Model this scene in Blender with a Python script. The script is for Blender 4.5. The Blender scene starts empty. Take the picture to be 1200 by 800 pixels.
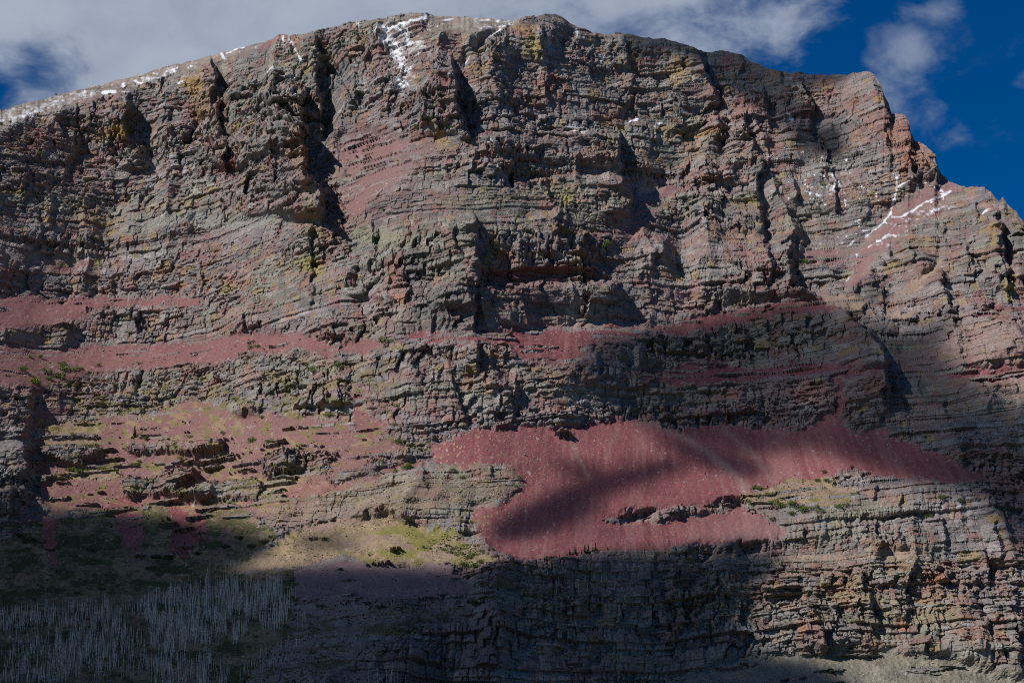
import bpy, math, random
import numpy as np

# ------------------------------------------------------------------ camera, world, sun, exposure
SC = bpy.context.scene
FOCAL, PITCH = 70.0, math.radians(13.7)
cam_d = bpy.data.cameras.new('camera'); cam = bpy.data.objects.new('camera', cam_d)
SC.collection.objects.link(cam); SC.camera = cam
cam_d.lens = FOCAL; cam_d.sensor_width = 36; cam_d.clip_start = 1; cam_d.clip_end = 60000
cam.location = (0, 0, 0); cam.rotation_euler = (math.pi/2 + PITCH, 0, 0)

SUN_AZ, SUN_EL = math.radians(58), math.radians(40)         # azimuth to the left of straight behind the camera
TO_SUN = np.array([-math.sin(SUN_AZ)*math.cos(SUN_EL), -math.cos(SUN_AZ)*math.cos(SUN_EL), math.sin(SUN_EL)])
SUN_ENERGY, SKY_STRENGTH, EXPOSURE = 4.3, 0.068, 0.23

import mathutils
sun_d = bpy.data.lights.new('sun', 'SUN'); sun_d.energy = SUN_ENERGY; sun_d.angle = math.radians(0.5)
sun_d.color = (1.0, 0.95, 0.88)
sun = bpy.data.objects.new('sun', sun_d); SC.collection.objects.link(sun)
sun.rotation_euler = mathutils.Vector(TO_SUN).to_track_quat('Z', 'Y').to_euler()
sun.location = tuple(TO_SUN*5000)

W = bpy.data.worlds.new('World'); SC.world = W; W.use_nodes = True
def build_world():
    nt = W.node_tree; N = nt.nodes; L = nt.links
    N.clear()
    out = N.new('ShaderNodeOutputWorld'); bg = N.new('ShaderNodeBackground')
    bg.inputs['Strength'].default_value = SKY_STRENGTH
    L.new(bg.outputs[0], out.inputs[0])
    sky = N.new('ShaderNodeTexSky'); sky.sky_type = 'NISHITA'; sky.sun_disc = False
    sky.sun_elevation = SUN_EL
    sky.sun_rotation = math.atan2(TO_SUN[0], TO_SUN[1])
    sky.altitude = 2200; sky.air_density = 0.75; sky.dust_density = 0.1; sky.ozone_density = 3.0
    def math_(op, a, b=None, clamp=False):
        n = N.new('ShaderNodeMath'); n.operation = op; n.use_clamp = clamp
        for k, v in ((0, a), (1, b)):
            if v is None: continue
            if isinstance(v, (int, float)): n.inputs[k].default_value = v
            else: L.new(v, n.inputs[k])
        return n.outputs[0]
    def ramp(v, a, b):
        n = N.new('ShaderNodeMapRange'); n.interpolation_type = 'SMOOTHSTEP'
        L.new(v, n.inputs[0]); n.inputs[1].default_value = a; n.inputs[2].default_value = b
        return n.outputs[0]
    tc = N.new('ShaderNodeTexCoord')
    hs = N.new('ShaderNodeHueSaturation'); hs.inputs['Hue'].default_value = 0.506; hs.inputs['Saturation'].default_value = 1.45; hs.inputs['Value'].default_value = 0.92
    L.new(sky.outputs[0], hs.inputs['Color'])
    sep = N.new('ShaderNodeSeparateXYZ'); L.new(tc.outputs['Generated'], sep.inputs[0])
    x, y, z = sep.outputs
    # cloud cover: a bank that covers the sky to the left and thins out to the right
    mp = N.new('ShaderNodeMapping'); mp.inputs['Rotation'].default_value = (0, math.radians(35), 0)
    mp.inputs['Scale'].default_value = (1.0, 1.0, 1.5)
    L.new(tc.outputs['Generated'], mp.inputs[0])
    n1 = N.new('ShaderNodeTexNoise'); n1.inputs['Scale'].default_value = 9; n1.inputs['Detail'].default_value = 9
    n1.inputs['Roughness'].default_value = 0.55; n1.inputs['Distortion'].default_value = 0.2
    L.new(mp.outputs[0], n1.inputs['Vector'])
    n2 = N.new('ShaderNodeTexNoise'); n2.inputs['Scale'].default_value = 26; n2.inputs['Detail'].default_value = 8
    n2.inputs['Roughness'].default_value = 0.6; n2.inputs['Distortion'].default_value = 0.3
    L.new(mp.outputs[0], n2.inputs['Vector'])
    nz = math_('ADD', math_('MULTIPLY', math_('SUBTRACT', n1.outputs['Fac'], 0.5), 1.0),
               math_('MULTIPLY', math_('SUBTRACT', n2.outputs['Fac'], 0.5), 0.8))
    def spot(px, py, rad_px, soft=1.0):
        d = pix_dir(px, py); d = d/np.linalg.norm(d)
        n = N.new('ShaderNodeVectorMath'); n.operation = 'DISTANCE'
        nv = N.new('ShaderNodeVectorMath'); nv.operation = 'NORMALIZE'
        L.new(tc.outputs['Generated'], nv.inputs[0]); L.new(nv.outputs[0], n.inputs[0])
        n.inputs[1].default_value = tuple(d)
        r = rad_px*KPX
        return math_('SUBTRACT', 1.0, math_('DIVIDE', n.outputs['Value'], r))     # 1 at centre, 0 at r, negative beyond
    def mx(*a):
        r = a[0]
        for b in a[1:]: r = math_('MAXIMUM', r, b)
        return r
    # the bank (a big round mass behind the summit), clear holes, and single wisps
    bank = mx(math_('MULTIPLY', spot(430, -80, 455), 1.6), math_('MULTIPLY', spot(-350, -150, 700), 2.2))
    hole = mx(spot(40, 72, 78), spot(-20, 105, 95))
    bankv = math_('SUBTRACT', math_('MINIMUM', bank, 0.6), math_('MULTIPLY', math_('MAXIMUM', hole, 0.0), 0.85))
    bankc = ramp(math_('ADD', bankv, math_('MULTIPLY', nz, 2.4)), -0.45, 0.5)
    wis = mx(spot(1045, 62, 68), math_('MULTIPLY', spot(1105, 5, 75), 0.9), math_('MULTIPLY', spot(945, 5, 55), 0.9), math_('MULTIPLY', spot(1085, 158, 65), 0.45),
             math_('MULTIPLY', spot(1200, 90, 40), 0.6), math_('MULTIPLY', spot(1030, 100, 45), 0.8))
    wisc = math_('MULTIPLY', ramp(math_('ADD', math_('MULTIPLY', math_('MAXIMUM', wis, -0.5), 0.8), math_('MULTIPLY', nz, 2.6)), 0.3, 1.25), 0.5)
    far = math_('MULTIPLY', ramp(math_('MULTIPLY', nz, 1.0), 0.08, 0.5), 0.25)       # faint veil anywhere
    cov = mx(math_('MULTIPLY', bankc, 0.93), wisc, far)
    shade = N.new('ShaderNodeMixRGB'); shade.blend_type = 'MIX'
    L.new(ramp(nz, -0.35, 0.4), shade.inputs[0])
    shade.inputs[1].default_value = (3.6, 4.3, 5.6, 1); shade.inputs[2].default_value = (5.3, 6.0, 7.1, 1)
    mix = N.new('ShaderNodeMixRGB')
    L.new(cov, mix.inputs[0]); L.new(hs.outputs[0], mix.inputs[1]); L.new(shade.outputs[0], mix.inputs[2])
    L.new(mix.outputs[0], bg.inputs['Color'])
KPX = 36.0/FOCAL/1200.0                                      # one photograph pixel on the image plane at distance 1
CP, SP = math.cos(PITCH), math.sin(PITCH)
def pix_dir(px, py):
    xc = (px - 600)*KPX; yc = (400 - py)*KPX
    return np.array([xc, CP - yc*SP, SP + yc*CP])
build_world()
VS = SC.view_settings
VS.view_transform = 'Standard'; VS.look = 'None'; VS.exposure = EXPOSURE; VS.gamma = 1.0; VS.use_curve_mapping = False
SC.render.engine = 'CYCLES'
SC.cycles.use_denoising = False; SC.cycles.filter_width = 1.0
SC.cycles.max_bounces = 4; SC.cycles.diffuse_bounces = 2; SC.cycles.volume_bounces = 0
SC.cycles.transparent_max_bounces = 24
COL = SC.collection

# ------------------------------------------------------------------ numeric helpers
rng = np.random.default_rng(11)
TAB = rng.random((256, 256)).astype(np.float32)
HT = rng.random(65536).astype(np.float32)
def hsh(i, j=0, s=0):
    k = (np.asarray(i, dtype=np.int64)*73856093) ^ (np.asarray(j, dtype=np.int64)*19349663) ^ (s*83492791)
    k ^= k >> 13; k = (k*1274126177) & 0x7fffffff; k ^= k >> 15
    return HT[k & 65535]
def vnoise(x, y, seed=0):
    x = x + seed*17.37; y = y + seed*31.71
    xi = np.floor(x).astype(np.int64); yi = np.floor(y).astype(np.int64)
    fx = (x - xi).astype(np.float32); fy = (y - yi).astype(np.float32)
    fx = fx*fx*fx*(fx*(fx*6-15)+10); fy = fy*fy*fy*(fy*(fy*6-15)+10)
    x0 = xi & 255; x1 = (xi+1) & 255; y0 = yi & 255; y1 = (yi+1) & 255
    a = TAB[y0, x0]; b = TAB[y0, x1]; c = TAB[y1, x0]; d = TAB[y1, x1]
    a = a + (b-a)*fx; c = c + (d-c)*fx
    return (a + (c-a)*fy)*2 - 1
def fbm(x, y, oct=4, seed=0, gain=0.5, lac=2.03):
    v = 0; a = 1; t = 0
    for o in range(oct):
        v = v + a*vnoise(x, y, seed+o*7); t += a
        a *= gain; x = x*lac; y = y*lac
    return v/t
def sstep(a, b, x):
    t = np.clip((x-a)/(b-a), 0, 1); return t*t*(3-2*t)

# canvas of layout maps, one cell per photograph pixel with a margin
CX0, CY0, CW, CH = -140, -40, 1480, 960
def raster(poly):
    P = np.array(poly, float)
    m = np.zeros((CH, CW), np.float32)
    x0 = max(int(P[:,0].min())-CX0-1, 0); x1 = min(int(P[:,0].max())-CX0+2, CW)
    y0 = max(int(P[:,1].min())-CY0-1, 0); y1 = min(int(P[:,1].max())-CY0+2, CH)
    if x1 <= x0 or y1 <= y0: return m
    gx, gy = np.meshgrid(np.arange(x0, x1)+CX0+0.5, np.arange(y0, y1)+CY0+0.5)
    ins = np.zeros(gx.shape, bool)
    n = len(P)
    for k in range(n):
        ax, ay = P[k]; bx, by = P[(k+1) % n]
        if ay == by: continue
        cond = ((ay > gy) != (by > gy)) & (gx < (bx-ax)*(gy-ay)/(by-ay)+ax)
        ins ^= cond
    m[y0:y1, x0:x1] = ins
    return m
def blur(m, s):
    if s <= 0: return m
    r = int(3*s)+1; k = np.exp(-0.5*(np.arange(-r, r+1)/s)**2); k /= k.sum()
    p = np.pad(m, ((r, r), (0, 0)), 'edge')
    o = sum(k[i]*p[i:i+m.shape[0]] for i in range(2*r+1))
    p = np.pad(o, ((0, 0), (r, r)), 'edge')
    return sum(k[i]*p[:, i:i+m.shape[1]] for i in range(2*r+1)).astype(np.float32)
def blur_xy(m, sx, sy):
    for ax, s in ((0, sy), (1, sx)):
        r = int(3*s)+1; k = np.exp(-0.5*(np.arange(-r, r+1)/s)**2); k /= k.sum()
        pad = ((r, r), (0, 0)) if ax == 0 else ((0, 0), (r, r))
        p = np.pad(m, pad, 'edge')
        m = sum(k[i]*(p[i:i+m.shape[0]] if ax == 0 else p[:, i:i+m.shape[1]]) for i in range(2*r+1))
    return m.astype(np.float32)
def samp(m, px, py):
    x = np.clip(px - CX0 - 0.5, 0, CW-1.001); y = np.clip(py - CY0 - 0.5, 0, CH-1.001)
    xi = x.astype(np.int32); yi = y.astype(np.int32); fx = (x-xi).astype(np.float32); fy = (y-yi).astype(np.float32)
    a = m[yi, xi]; b = m[yi, xi+1]; c = m[yi+1, xi]; d = m[yi+1, xi+1]
    a = a+(b-a)*fx; c = c+(d-c)*fx
    return a+(c-a)*fy
def nearest(m, px, py):
    return m[np.clip(np.round(py-CY0-0.5), 0, CH-1).astype(np.int32), np.clip(np.round(px-CX0-0.5), 0, CW-1).astype(np.int32)]

# ------------------------------------------------------------------ layout of the mountain face
SKYLINE = [(-140,168),(-60,146),(0,130),(25,122),(50,116),(85,108),(110,101),(138,94),(175,84),(190,79),(220,71),(250,64),(275,57),(300,51),
  (325,43),(350,39),(375,32),(392,29),(415,27),(440,24),(475,19),(500,17),(525,19),(575,22),(600,25),(625,21),(650,19),(662,24),(675,31),
  (707,40),(713,41),(722,38),(750,45),(775,48),(800,52),(815,58),(825,60),(850,60),(872,65),(880,72),(900,79),(925,85),(957,88),(975,88),
  (995,88),(1007,84),(1020,86),(1025,92),(1032,105),(1034,115),(1040,125),(1043,136),(1057,137),(1064,144),(1066,156),(1071,167),(1085,172),
  (1095,181),(1099,201),(1112,214),(1132,220),(1152,220),(1162,227),(1170,236),(1175,231),(1180,240),(1190,247),(1200,265),(1260,330),(1340,420)]
# ground zones: (name, kind, polygon, label)
MIXED = [(35,486),(60,492),(130,492),(200,490),(300,494),(400,500),(430,515),(470,522),(500,545),(440,560),(400,575),(345,590),(310,602),(270,592),(200,590),(120,598),(55,600),(46,560)]
ZONES = [
 ('scree_slope', 'scree', [(500,520),(560,505),(620,500),(660,500),(700,497),(725,492),(745,488),(760,492),(790,500),(820,503),(838,498),(850,490),(880,505),(920,502),(945,500),(975,487),(1000,503),(1040,510),(1070,520),(1100,530),(1130,545),(1165,562),(1110,565),(1060,560),(1000,552),(960,560),(900,570),(880,582),(850,588),(880,598),(900,610),(925,628),(880,632),(800,638),(740,645),(650,655),(600,655),(577,642),(562,622),(556,602),(600,582),(620,565),(580,545),(540,545),(510,540)], 'broad smooth fan of dark red scree'),
 ('scree_slope', 'scree', [(-140,350),(0,350),(40,345),(60,352),(110,348),(150,350),(200,346),(235,354),(230,362),(190,358),(160,360),(110,365),(95,372),(70,378),(0,385),(-140,385)], None),
 ('scree_slope', 'scree', [(-140,410),(0,405),(60,410),(120,408),(200,405),(250,398),(280,390),(320,388),(350,390),(390,405),(400,415),(380,420),(350,412),(300,415),(250,425),(180,432),(120,435),(95,440),(60,450),(40,462),(30,452),(0,450),(-140,450)], 'long terrace of pinkish red scree above grey cliff band'),
 ('scree_slope', 'scree', [(35,460),(45,480),(60,490),(85,495),(130,490),(165,495),(200,482),(225,466),(250,478),(290,488),(330,488),(400,495),(420,515),(390,520),(350,525),(300,518),(260,515),(200,520),(160,525),(150,560),(120,540),(60,525),(40,530)], None),
 ('scree_slope', 'scree', [(470,398),(500,392),(540,388),(600,386),(660,385),(720,383),(760,385),(800,375),(850,365),(900,355),(940,347),(975,350),(985,360),(950,368),(900,372),(850,382),(800,390),(760,393),(730,397),(700,402),(680,405),(690,420),(660,428),(620,425),(605,412),(590,402),(550,402),(500,405)], 'narrow red scree ledge under the main cliff'),
 ('scree_slope', 'scree', [(398,410),(420,398),(440,398),(447,410),(420,420),(405,416)], None),
 ('scree_slope', 'scree', [(735,440),(760,432),(800,425),(830,421),(860,430),(900,430),(940,423),(970,427),(1010,432),(1050,436),(1000,443),(960,440),(920,449),(880,446),(840,449),(800,451),(760,449)], None),
 ('scree_slope', 'scree', [(1060,439),(1120,434),(1200,430),(1340,430),(1340,445),(1200,445),(1150,450),(1170,460),(1200,465),(1180,471),(1150,458),(1120,443)], None),
 ('scree_slope', 'scree', [(1110,370),(1150,360),(1200,355),(1340,360),(1340,382),(1200,376),(1150,374)], None),
 ('scree_slope', 'scree', [(395,160),(430,155),(470,165),(520,168),(500,185),(470,205),(440,230),(415,262),(405,245),(400,200)], None),
 ('scree_slope', 'scree', [(745,240),(780,215),(805,206),(792,225),(770,250),(750,270),(725,286),(714,282),(735,260)], None),
 ('scree_slope', 'scree', [(1000,300),(1040,258),(1060,233),(1095,213),(1130,220),(1100,240),(1060,270),(1030,300),(1010,325),(985,340),(1000,315)], 'red scree chute carrying a forked streak of snow'),
 ('scree_slope', 'scree', [(922,310),(945,290),(980,285),(1000,300),(985,315),(950,313)], None),
 ('scree_slope', 'tan', [(1050,345),(1075,325),(1100,305),(1104,310),(1080,335),(1060,349)], None),
 ('scree_slope', 'tan', [(958,342),(1000,345),(1020,352),(1010,364),(985,364)], None),
 ('scree_slope', 'tan', [(1020,378),(1050,365),(1080,362),(1045,384),(1028,388)], None),
 ('scree_slope', 'scree', [(118,600),(130,590),(143,580),(157,590),(172,602),(170,625),(160,640),(148,640),(140,620),(132,605)], 'pointed red debris cone below the slabs'),
 ('scree_slope', 'scree', [(195,592),(235,588),(238,625),(225,650),(200,650),(203,620)], None),
 ('scree_slope', 'scree', [(55,602),(75,606),(66,640),(70,668),(55,660),(50,630)], None),
 ('scree_slope', 'purple', [(338,666),(400,658),(520,663),(560,690),(480,702),(400,704),(345,702)], None),
 ('talus_slope', 'talus', [(700,840),(790,800),(820,780),(860,768),(880,765),(960,763),(1000,758),(1060,763),(1100,766),(1150,784),(1200,795),(1340,810),(1340,920),(700,920)], 'grey rubble slope at the foot of the lowest cliff'),
 ('scree_chute', 'scree', [(33,465),(45,480),(48,520),(52,560),(50,578),(40,565),(36,530),(32,500)], None),
 ('scree_chute', 'scree', [(975,440),(985,440),(987,480),(985,492),(978,492),(980,470)], None),
 ('scree_chute', 'scree', [(410,462),(420,455),(430,480),(450,500),(440,520),(415,522),(412,500)], None),
 ('grass_slope', 'grass', [(345,625),(380,610),(450,602),(480,615),(530,620),(560,640),(582,655),(560,667),(520,662),(450,660),(400,652),(340,666),(262,672),(290,655),(330,640)], 'sunlit hump of tan and yellow green grass'),
 ('grass_slope', 'moss', [(-140,640),(0,632),(60,612),(130,595),(200,590),(270,588),(310,608),(330,632),(290,655),(262,672),(300,672),(340,668),(350,700),(340,745),(300,770),(290,800),(280,920),(-140,920)], 'dark olive grassy slope below the dead trees'),
 ('grass_slope', 'heath', [(340,702),(400,704),(480,702),(560,690),(640,690),(700,695),(660,705),(560,712),(510,735),(440,760),(390,785),(340,805),(290,830),(285,800),(300,770),(340,745)], None),
 ('grass_slope', 'grass', [(870,577),(900,567),(960,560),(1000,570),(1000,588),(960,600),(920,606),(880,600)], 'small grassy shelf with green bushes'),
 ('grass_slope', 'grass', [(45,500),(70,492),(110,493),(120,505),(105,520),(60,525),(45,515)], None),
 ('grass_slope', 'grass', [(100,545),(140,548),(145,560),(110,562),(60,560)], None),
 ('grass_slope', 'grass', [(300,568),(330,555),(370,548),(400,545),(360,560),(340,575),(310,600),(300,590)], None),
 ('grass_ledge', 'tan', [(820,655),(900,651),(1000,648),(1090,650),(1090,654),(1000,653),(900,658),(820,661)], None),
 ('summit_slope', 'gravel', [(-140,160),(0,128),(100,100),(200,72),(300,46),(300,56),(240,72),(200,84),(160,103),(130,116),(110,110),(70,128),(45,132),(0,152),(-140,190)], 'stony summit slope dusted with snow'),
 ('summit_slope', 'gravel', [(500,12),(600,12),(600,33),(575,33),(560,40),(500,38),(495,30)], None),
]
OUTCROPS = [
 [(700,611),(730,601),(760,599),(790,592),(830,590),(870,585),(882,590),(850,598),(800,606),(760,612),(735,613)],
 [(650,509),(660,506),(670,507),(671,512),(655,514)],
 [(95,365),(130,360),(160,360),(182,357),(184,370),(160,373),(120,371)],
 [(45,527),(70,521),(100,523),(122,530),(120,542),(90,546),(60,540)],
 [(150,523),(190,516),(225,518),(262,520),(262,532),(220,534),(180,532),(150,530)],
 [(145,563),(200,555),(230,553),(232,560),(205,578),(180,583),(150,583)],
 [(195,580),(230,575),(262,566),(300,562),(312,570),(305,583),(280,587),(240,586)],
 [(310,535),(350,530),(392,530),(395,540),(360,555),(340,560),(310,558)],
 [(430,540),(460,532),(490,522),(497,533),(490,540),(450,550),(432,552)],
 [(495,560),(520,553),(555,547),(575,548),(560,557),(520,562)],
 [(528,585),(560,572),(600,566),(612,570),(600,582),(560,590),(530,595)],
 [(560,672),(600,664),(650,660),(720,654),(722,665),(680,675),(620,682),(570,684)],
 [(0,490),(20,470),(36,455),(40,490),(30,520),(42,545),(46,575),(30,600),(0,600),(-140,600),(-140,480)],
 [(340,592),(400,577),(470,561),(482,566),(420,587),(345,602)], [(430,592),(500,577),(556,566),(558,573),(500,590),(440,602)], [(376,562),(430,545),(442,552),(390,570)], [(300,604),(330,596),(352,600),(330,612),(306,614)], [(470,604),(520,594),(548,596),(520,606)],
]
# edges of ribs: polyline, protrusion (m), fade to the left (px), drop to the right (px)
RIBS = [
 ([(246,72),(247,90),(249,115),(254,140),(262,172)], 46, 60, 4), ([(150,122),(148,140),(146,158),(160,180),(172,192)], 66, 60, 5),
 ([(196,130),(198,160)], 16, 30, 4),
 ([(372,50),(370,66),(368,95),(375,140)], 46, 45, 4), ([(349,112),(350,128),(352,160),(358,200),(376,246)], 100, 125, 5),
 ([(362,268),(361,290),(366,322)], 16, 40, 4), ([(531,78),(532,90),(535,118),(548,156)], 58, 75, 4),
 ([(721,162),(722,175),(724,200),(738,230)], 46, 90, 4), ([(86,122),(86,172)], 15, 40, 3),
 ([(58,234),(59,268)], 14, 25, 4), ([(556,262),(561,300),(560,326),(557,388)], 26, 60, 3), ([(432,262),(441,300),(446,345)], 16, 40, 4),
 ([(632,38),(636,72)], 14, 25, 3), ([(640,65),(645,120)], 9, 20, 3),
 ([(1168,262),(1174,300),(1182,332)], 18, 40, 4), ([(1180,335),(1182,356)], 10, 20, 3),
 ([(1012,684),(1017,712)], 11, 25, 3), ([(1070,656),(1063,672),(1066,690),(1058,722)], 12, 30, 3),
 ([(1082,724),(1086,764)], 12, 25, 3), ([(960,738),(967,770)], 12, 25, 3), ([(1102,604),(1106,640)], 10, 30, 3),
 ([(1162,612),(1168,655)], 10, 30, 3), ([(1160,745),(1165,765)], 8, 20, 3),
 ([(36,455),(34,480),(36,520),(26,590)], 22, 60, 4), ([(14,560),(14,612)], 14, 30, 4),
 ([(925,338),(958,349),(985,362),(1010,380),(1025,402),(1032,425)], 60, 170, 9),
 ([(430,300),(436,322),(425,345)], 22, 50, 6), ([(872,150),(885,200),(892,250),(902,302)], 27, 95, 4), ([(938,286),(940,305)], 14, 35, 4),
 ([(698,316),(706,335)], 10, 25, 3), ([(557,426),(552,452),(548,472)], 10, 40, 3), ([(380,456),(383,474)], 7, 20, 3),
 ([(598,478),(597,500)], 7, 25, 3), ([(480,418),(495,452)], 6, 18, 2), ([(500,415),(513,458)], 5, 12, 2),
 ([(130,436),(132,462)], 7, 20, 3), ([(145,436),(143,475)], 7, 15, 3), ([(72,455),(68,480)], 6, 20, 3),
 ([(975,196),(977,246)], 11, 40, 3), ([(1045,280),(1048,306)], 12, 25, 4), ([(1062,292),(1066,310)], 8, 20, 3),
 ([(735,46),(733,74)], 14, 40, 3), ([(815,52),(822,85),(836,118),(842,150)], 30, 70, 4), ([(895,105),(902,150)], 12, 30, 4),
 ([(480,45),(478,75)], 8, 20, 3), ([(420,45),(432,72)], 12, 25, 3), ([(313,150),(318,190)], 8, 20, 3),
 ([(112,150),(120,172)], 8, 20, 3), ([(462,110),(460,132)], 8, 25, 3), ([(690,110),(696,125)], 6, 20, 3),
 ([(738,235),(741,262)], 12, 40, 4), ([(655,240),(650,275),(656,298)], 9, 30, 3), ([(745,100),(748,112)], 6, 25, 3),
 ([(310,478),(306,480)], 5, 10, 3), ([(605,440),(602,470)], 6, 20, 3), ([(1152,560),(1158,600)], 12, 30, 4),
]
GULLIES = [  # polyline, depth, half width px
 ([(384,75),(384,130)], 18, 12), ([(372,140),(378,190),(395,235)], 24, 16), ([(258,95),(266,160)], 16, 9), ([(165,150),(180,180)], 22, 16), ([(543,100),(548,145)], 14, 8), ([(735,185),(741,222)], 14, 8),
 ([(1172,275),(1182,325)], 12, 7), ([(425,305),(420,335)], 14, 9), ([(955,160),(975,165)], 12, 14),
 ([(472,25),(455,42),(468,70),(476,110)], 14, 14), ([(398,55),(396,140),(405,240),(440,330),(415,390)], 22, 30),
 ([(590,30),(556,62),(540,85)], 10, 10), ([(738,430),(735,462),(757,495)], 10, 7), ([(413,425),(415,470),(428,520)], 10, 10),
 ([(980,430),(983,495)], 6, 8), ([(830,125),(760,260),(715,290)], 14, 26), ([(1115,222),(1040,258),(1000,300)], 16, 26),
 ([(40,470),(46,575)], 10, 9), ([(590,440),(612,505)], 5, 7), ([(715,180),(735,140),(705,60)], 10, 14), ([(255,90),(268,170)], 8, 14),
 ([(885,430),(900,470),(895,495)], 6, 8), ([(170,430),(160,470),(140,492)], 5, 7),
]
def seg_dist(px, py, poly):
    best = np.full(px.shape, 1e9, np.float32); side = np.zeros(px.shape, np.float32)
    for (ax, ay), (bx, by) in zip(poly[:-1], poly[1:]):
        dx, dy = bx-ax, by-ay; l2 = dx*dx+dy*dy
        t = np.clip(((px-ax)*dx+(py-ay)*dy)/l2, 0, 1)
        qx, qy = px-(ax+t*dx), py-(ay+t*dy); d = np.hypot(qx, qy)
        s = dx*qy - dy*qx
        m = d < best
        best = np.where(m, d, best); side = np.where(m, s, side)
    return best, side

gx, gy = np.meshgrid(np.arange(CW)+CX0+0.5, np.arange(CH)+CY0+0.5); gx = gx.astype(np.float32); gy = gy.astype(np.float32)
RELIEF = np.zeros((CH, CW), np.float32)
wob = fbm(gx/14, gy/14, 3, 301)*5
wob2 = fbm(gx/9, gy/16, 2, 307)*3; ampn = fbm(gx/40, gy/14, 3, 311)
_rr = random.Random(21)
for _ in range(330):      # many small buttress edges all over the face
    _x = _rr.uniform(-120, 1320); _y = _rr.uniform(40, 790); _h = _rr.uniform(10, 46)*_rr.uniform(.5, 1); _l = _rr.uniform(-5, 7)
    RIBS.append(([(_x, _y), (_x+_l*.4+_rr.uniform(-2, 2), _y+_h*.5), (_x+_l, _y+_h)], 2.5+9*_rr.random()**2+_h*.06, _rr.uniform(12, 40), _rr.uniform(2.5, 5)))
for poly, amp, wl, wr in RIBS:
    P = np.array(poly); R = int(max(wl, 30)*2.3)
    x0 = max(int(P[:,0].min())-R-CX0, 0); x1 = min(int(P[:,0].max())+R-CX0, CW); y0 = max(int(P[:,1].min())-R-CY0, 0); y1 = min(int(P[:,1].max())+R-CY0, CH)
    qx = gx[y0:y1, x0:x1] + wob[y0:y1, x0:x1]*1.5 + wob2[y0:y1, x0:x1]; qy = gy[y0:y1, x0:x1]
    (ax, ay), (bx, by) = poly[0], poly[-1]
    # x of the edge at this row, clamped beyond the ends
    ex = np.interp(qy, P[:,1], P[:,0]) if np.all(np.diff(P[:,1]) > 0) else np.interp(qy, P[::-1,1] if P[0,1] > P[-1,1] else np.sort(P[:,1]), P[:,0])
    u = qx - ex
    prof = np.where(u < 0, np.clip(1+u/wl, 0, 1)**1.3, np.clip(1-u/wr, 0, 1))
    ylo, yhi = P[:,1].min(), P[:,1].max(); fade = 110 if amp == 60 else max(8, 0.16*(yhi-ylo))
    end = sstep(ylo-fade, ylo+2, qy)*(1-sstep(yhi-2, yhi+(max(fade, 0.5*(yhi-ylo)) if 25 < amp < 58 else fade*0.8), qy))
    RELIEF[y0:y1, x0:x1] += (amp if amp < 30 or amp in (100, 60) else amp*0.85)*prof*end*(1.0 if amp == 60 else np.clip(0.85+0.7*ampn[y0:y1, x0:x1], 0.35, 1.4))
for poly, dep, sg in (([(446,280),(470,262),(560,252),(562,392),(440,394)], 22, 5), ([(562,334),(640,330),(728,338),(728,384),(562,384)], 20, 2.5), ([(610,262),(656,250),(742,240),(742,268),(700,300),(690,318),(600,316)], 14, 3)):
    RELIEF += blur(raster(poly), sg)*dep*(1-0.9*sstep(335, 388, gy))
RELIEF -= 9*blur(raster([(566,318),(620,314),(700,318),(712,326),(640,330),(566,332)]), 2)
for poly, dep, hw in GULLIES:
    d, _ = seg_dist(gx+wob, gy, poly)
    RELIEF -= dep*np.exp(-(d/hw)**2)

# --- slope map (horizontal run per metre of rise) and zone map
ZID = np.zeros((CH, CW), np.int16)
ZID[raster(MIXED) > 0.5] = 90
ZID[raster(ZONES[25][2]) > 0.5] = 26
for k, z in enumerate(ZONES):
    if k != 25: ZID[raster(z[2]) > 0.5] = k+1
OUTM = np.zeros((CH, CW), np.float32)
for k, poly in enumerate(OUTCROPS):
    m = raster(poly) > 0.5; ZID[m] = 100+k; OUTM[m] = 1
KIND = {'scree': 1, 'tan': 2, 'purple': 3, 'talus': 4, 'grass': 5, 'moss': 6, 'heath': 7, 'gravel': 8}
ZK = np.zeros(200, np.int16)
for k, z in enumerate(ZONES): ZK[k+1] = KIND[z[1]]
ZK[90] = 1
RUN = {0: 0.52, 1: 1.3, 2: 1.15, 3: 1.4, 4: 1.3, 5: 1.45, 6: 1.5, 7: 1.2, 8: 1.5}
KM = ZK[ZID]
CRUN = np.zeros((CH, CW), np.float32)
for k, v in RUN.items(): CRUN[KM == k] = v
CRUN[ZID >= 100] = 0.3
lowleft = raster([(30,440),(300,470),(420,500),(560,540),(560,610),(330,600),(60,590)])
CRUN[ZID == 90] = 1.05
CRUN = np.where((KM == 0) & (ZID < 100), CRUN + 0.45*lowleft, CRUN)
CRUN = blur_xy(CRUN, 9, 2.5)
SOFT = blur((KM > 0).astype(np.float32), 3.5)

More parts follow.
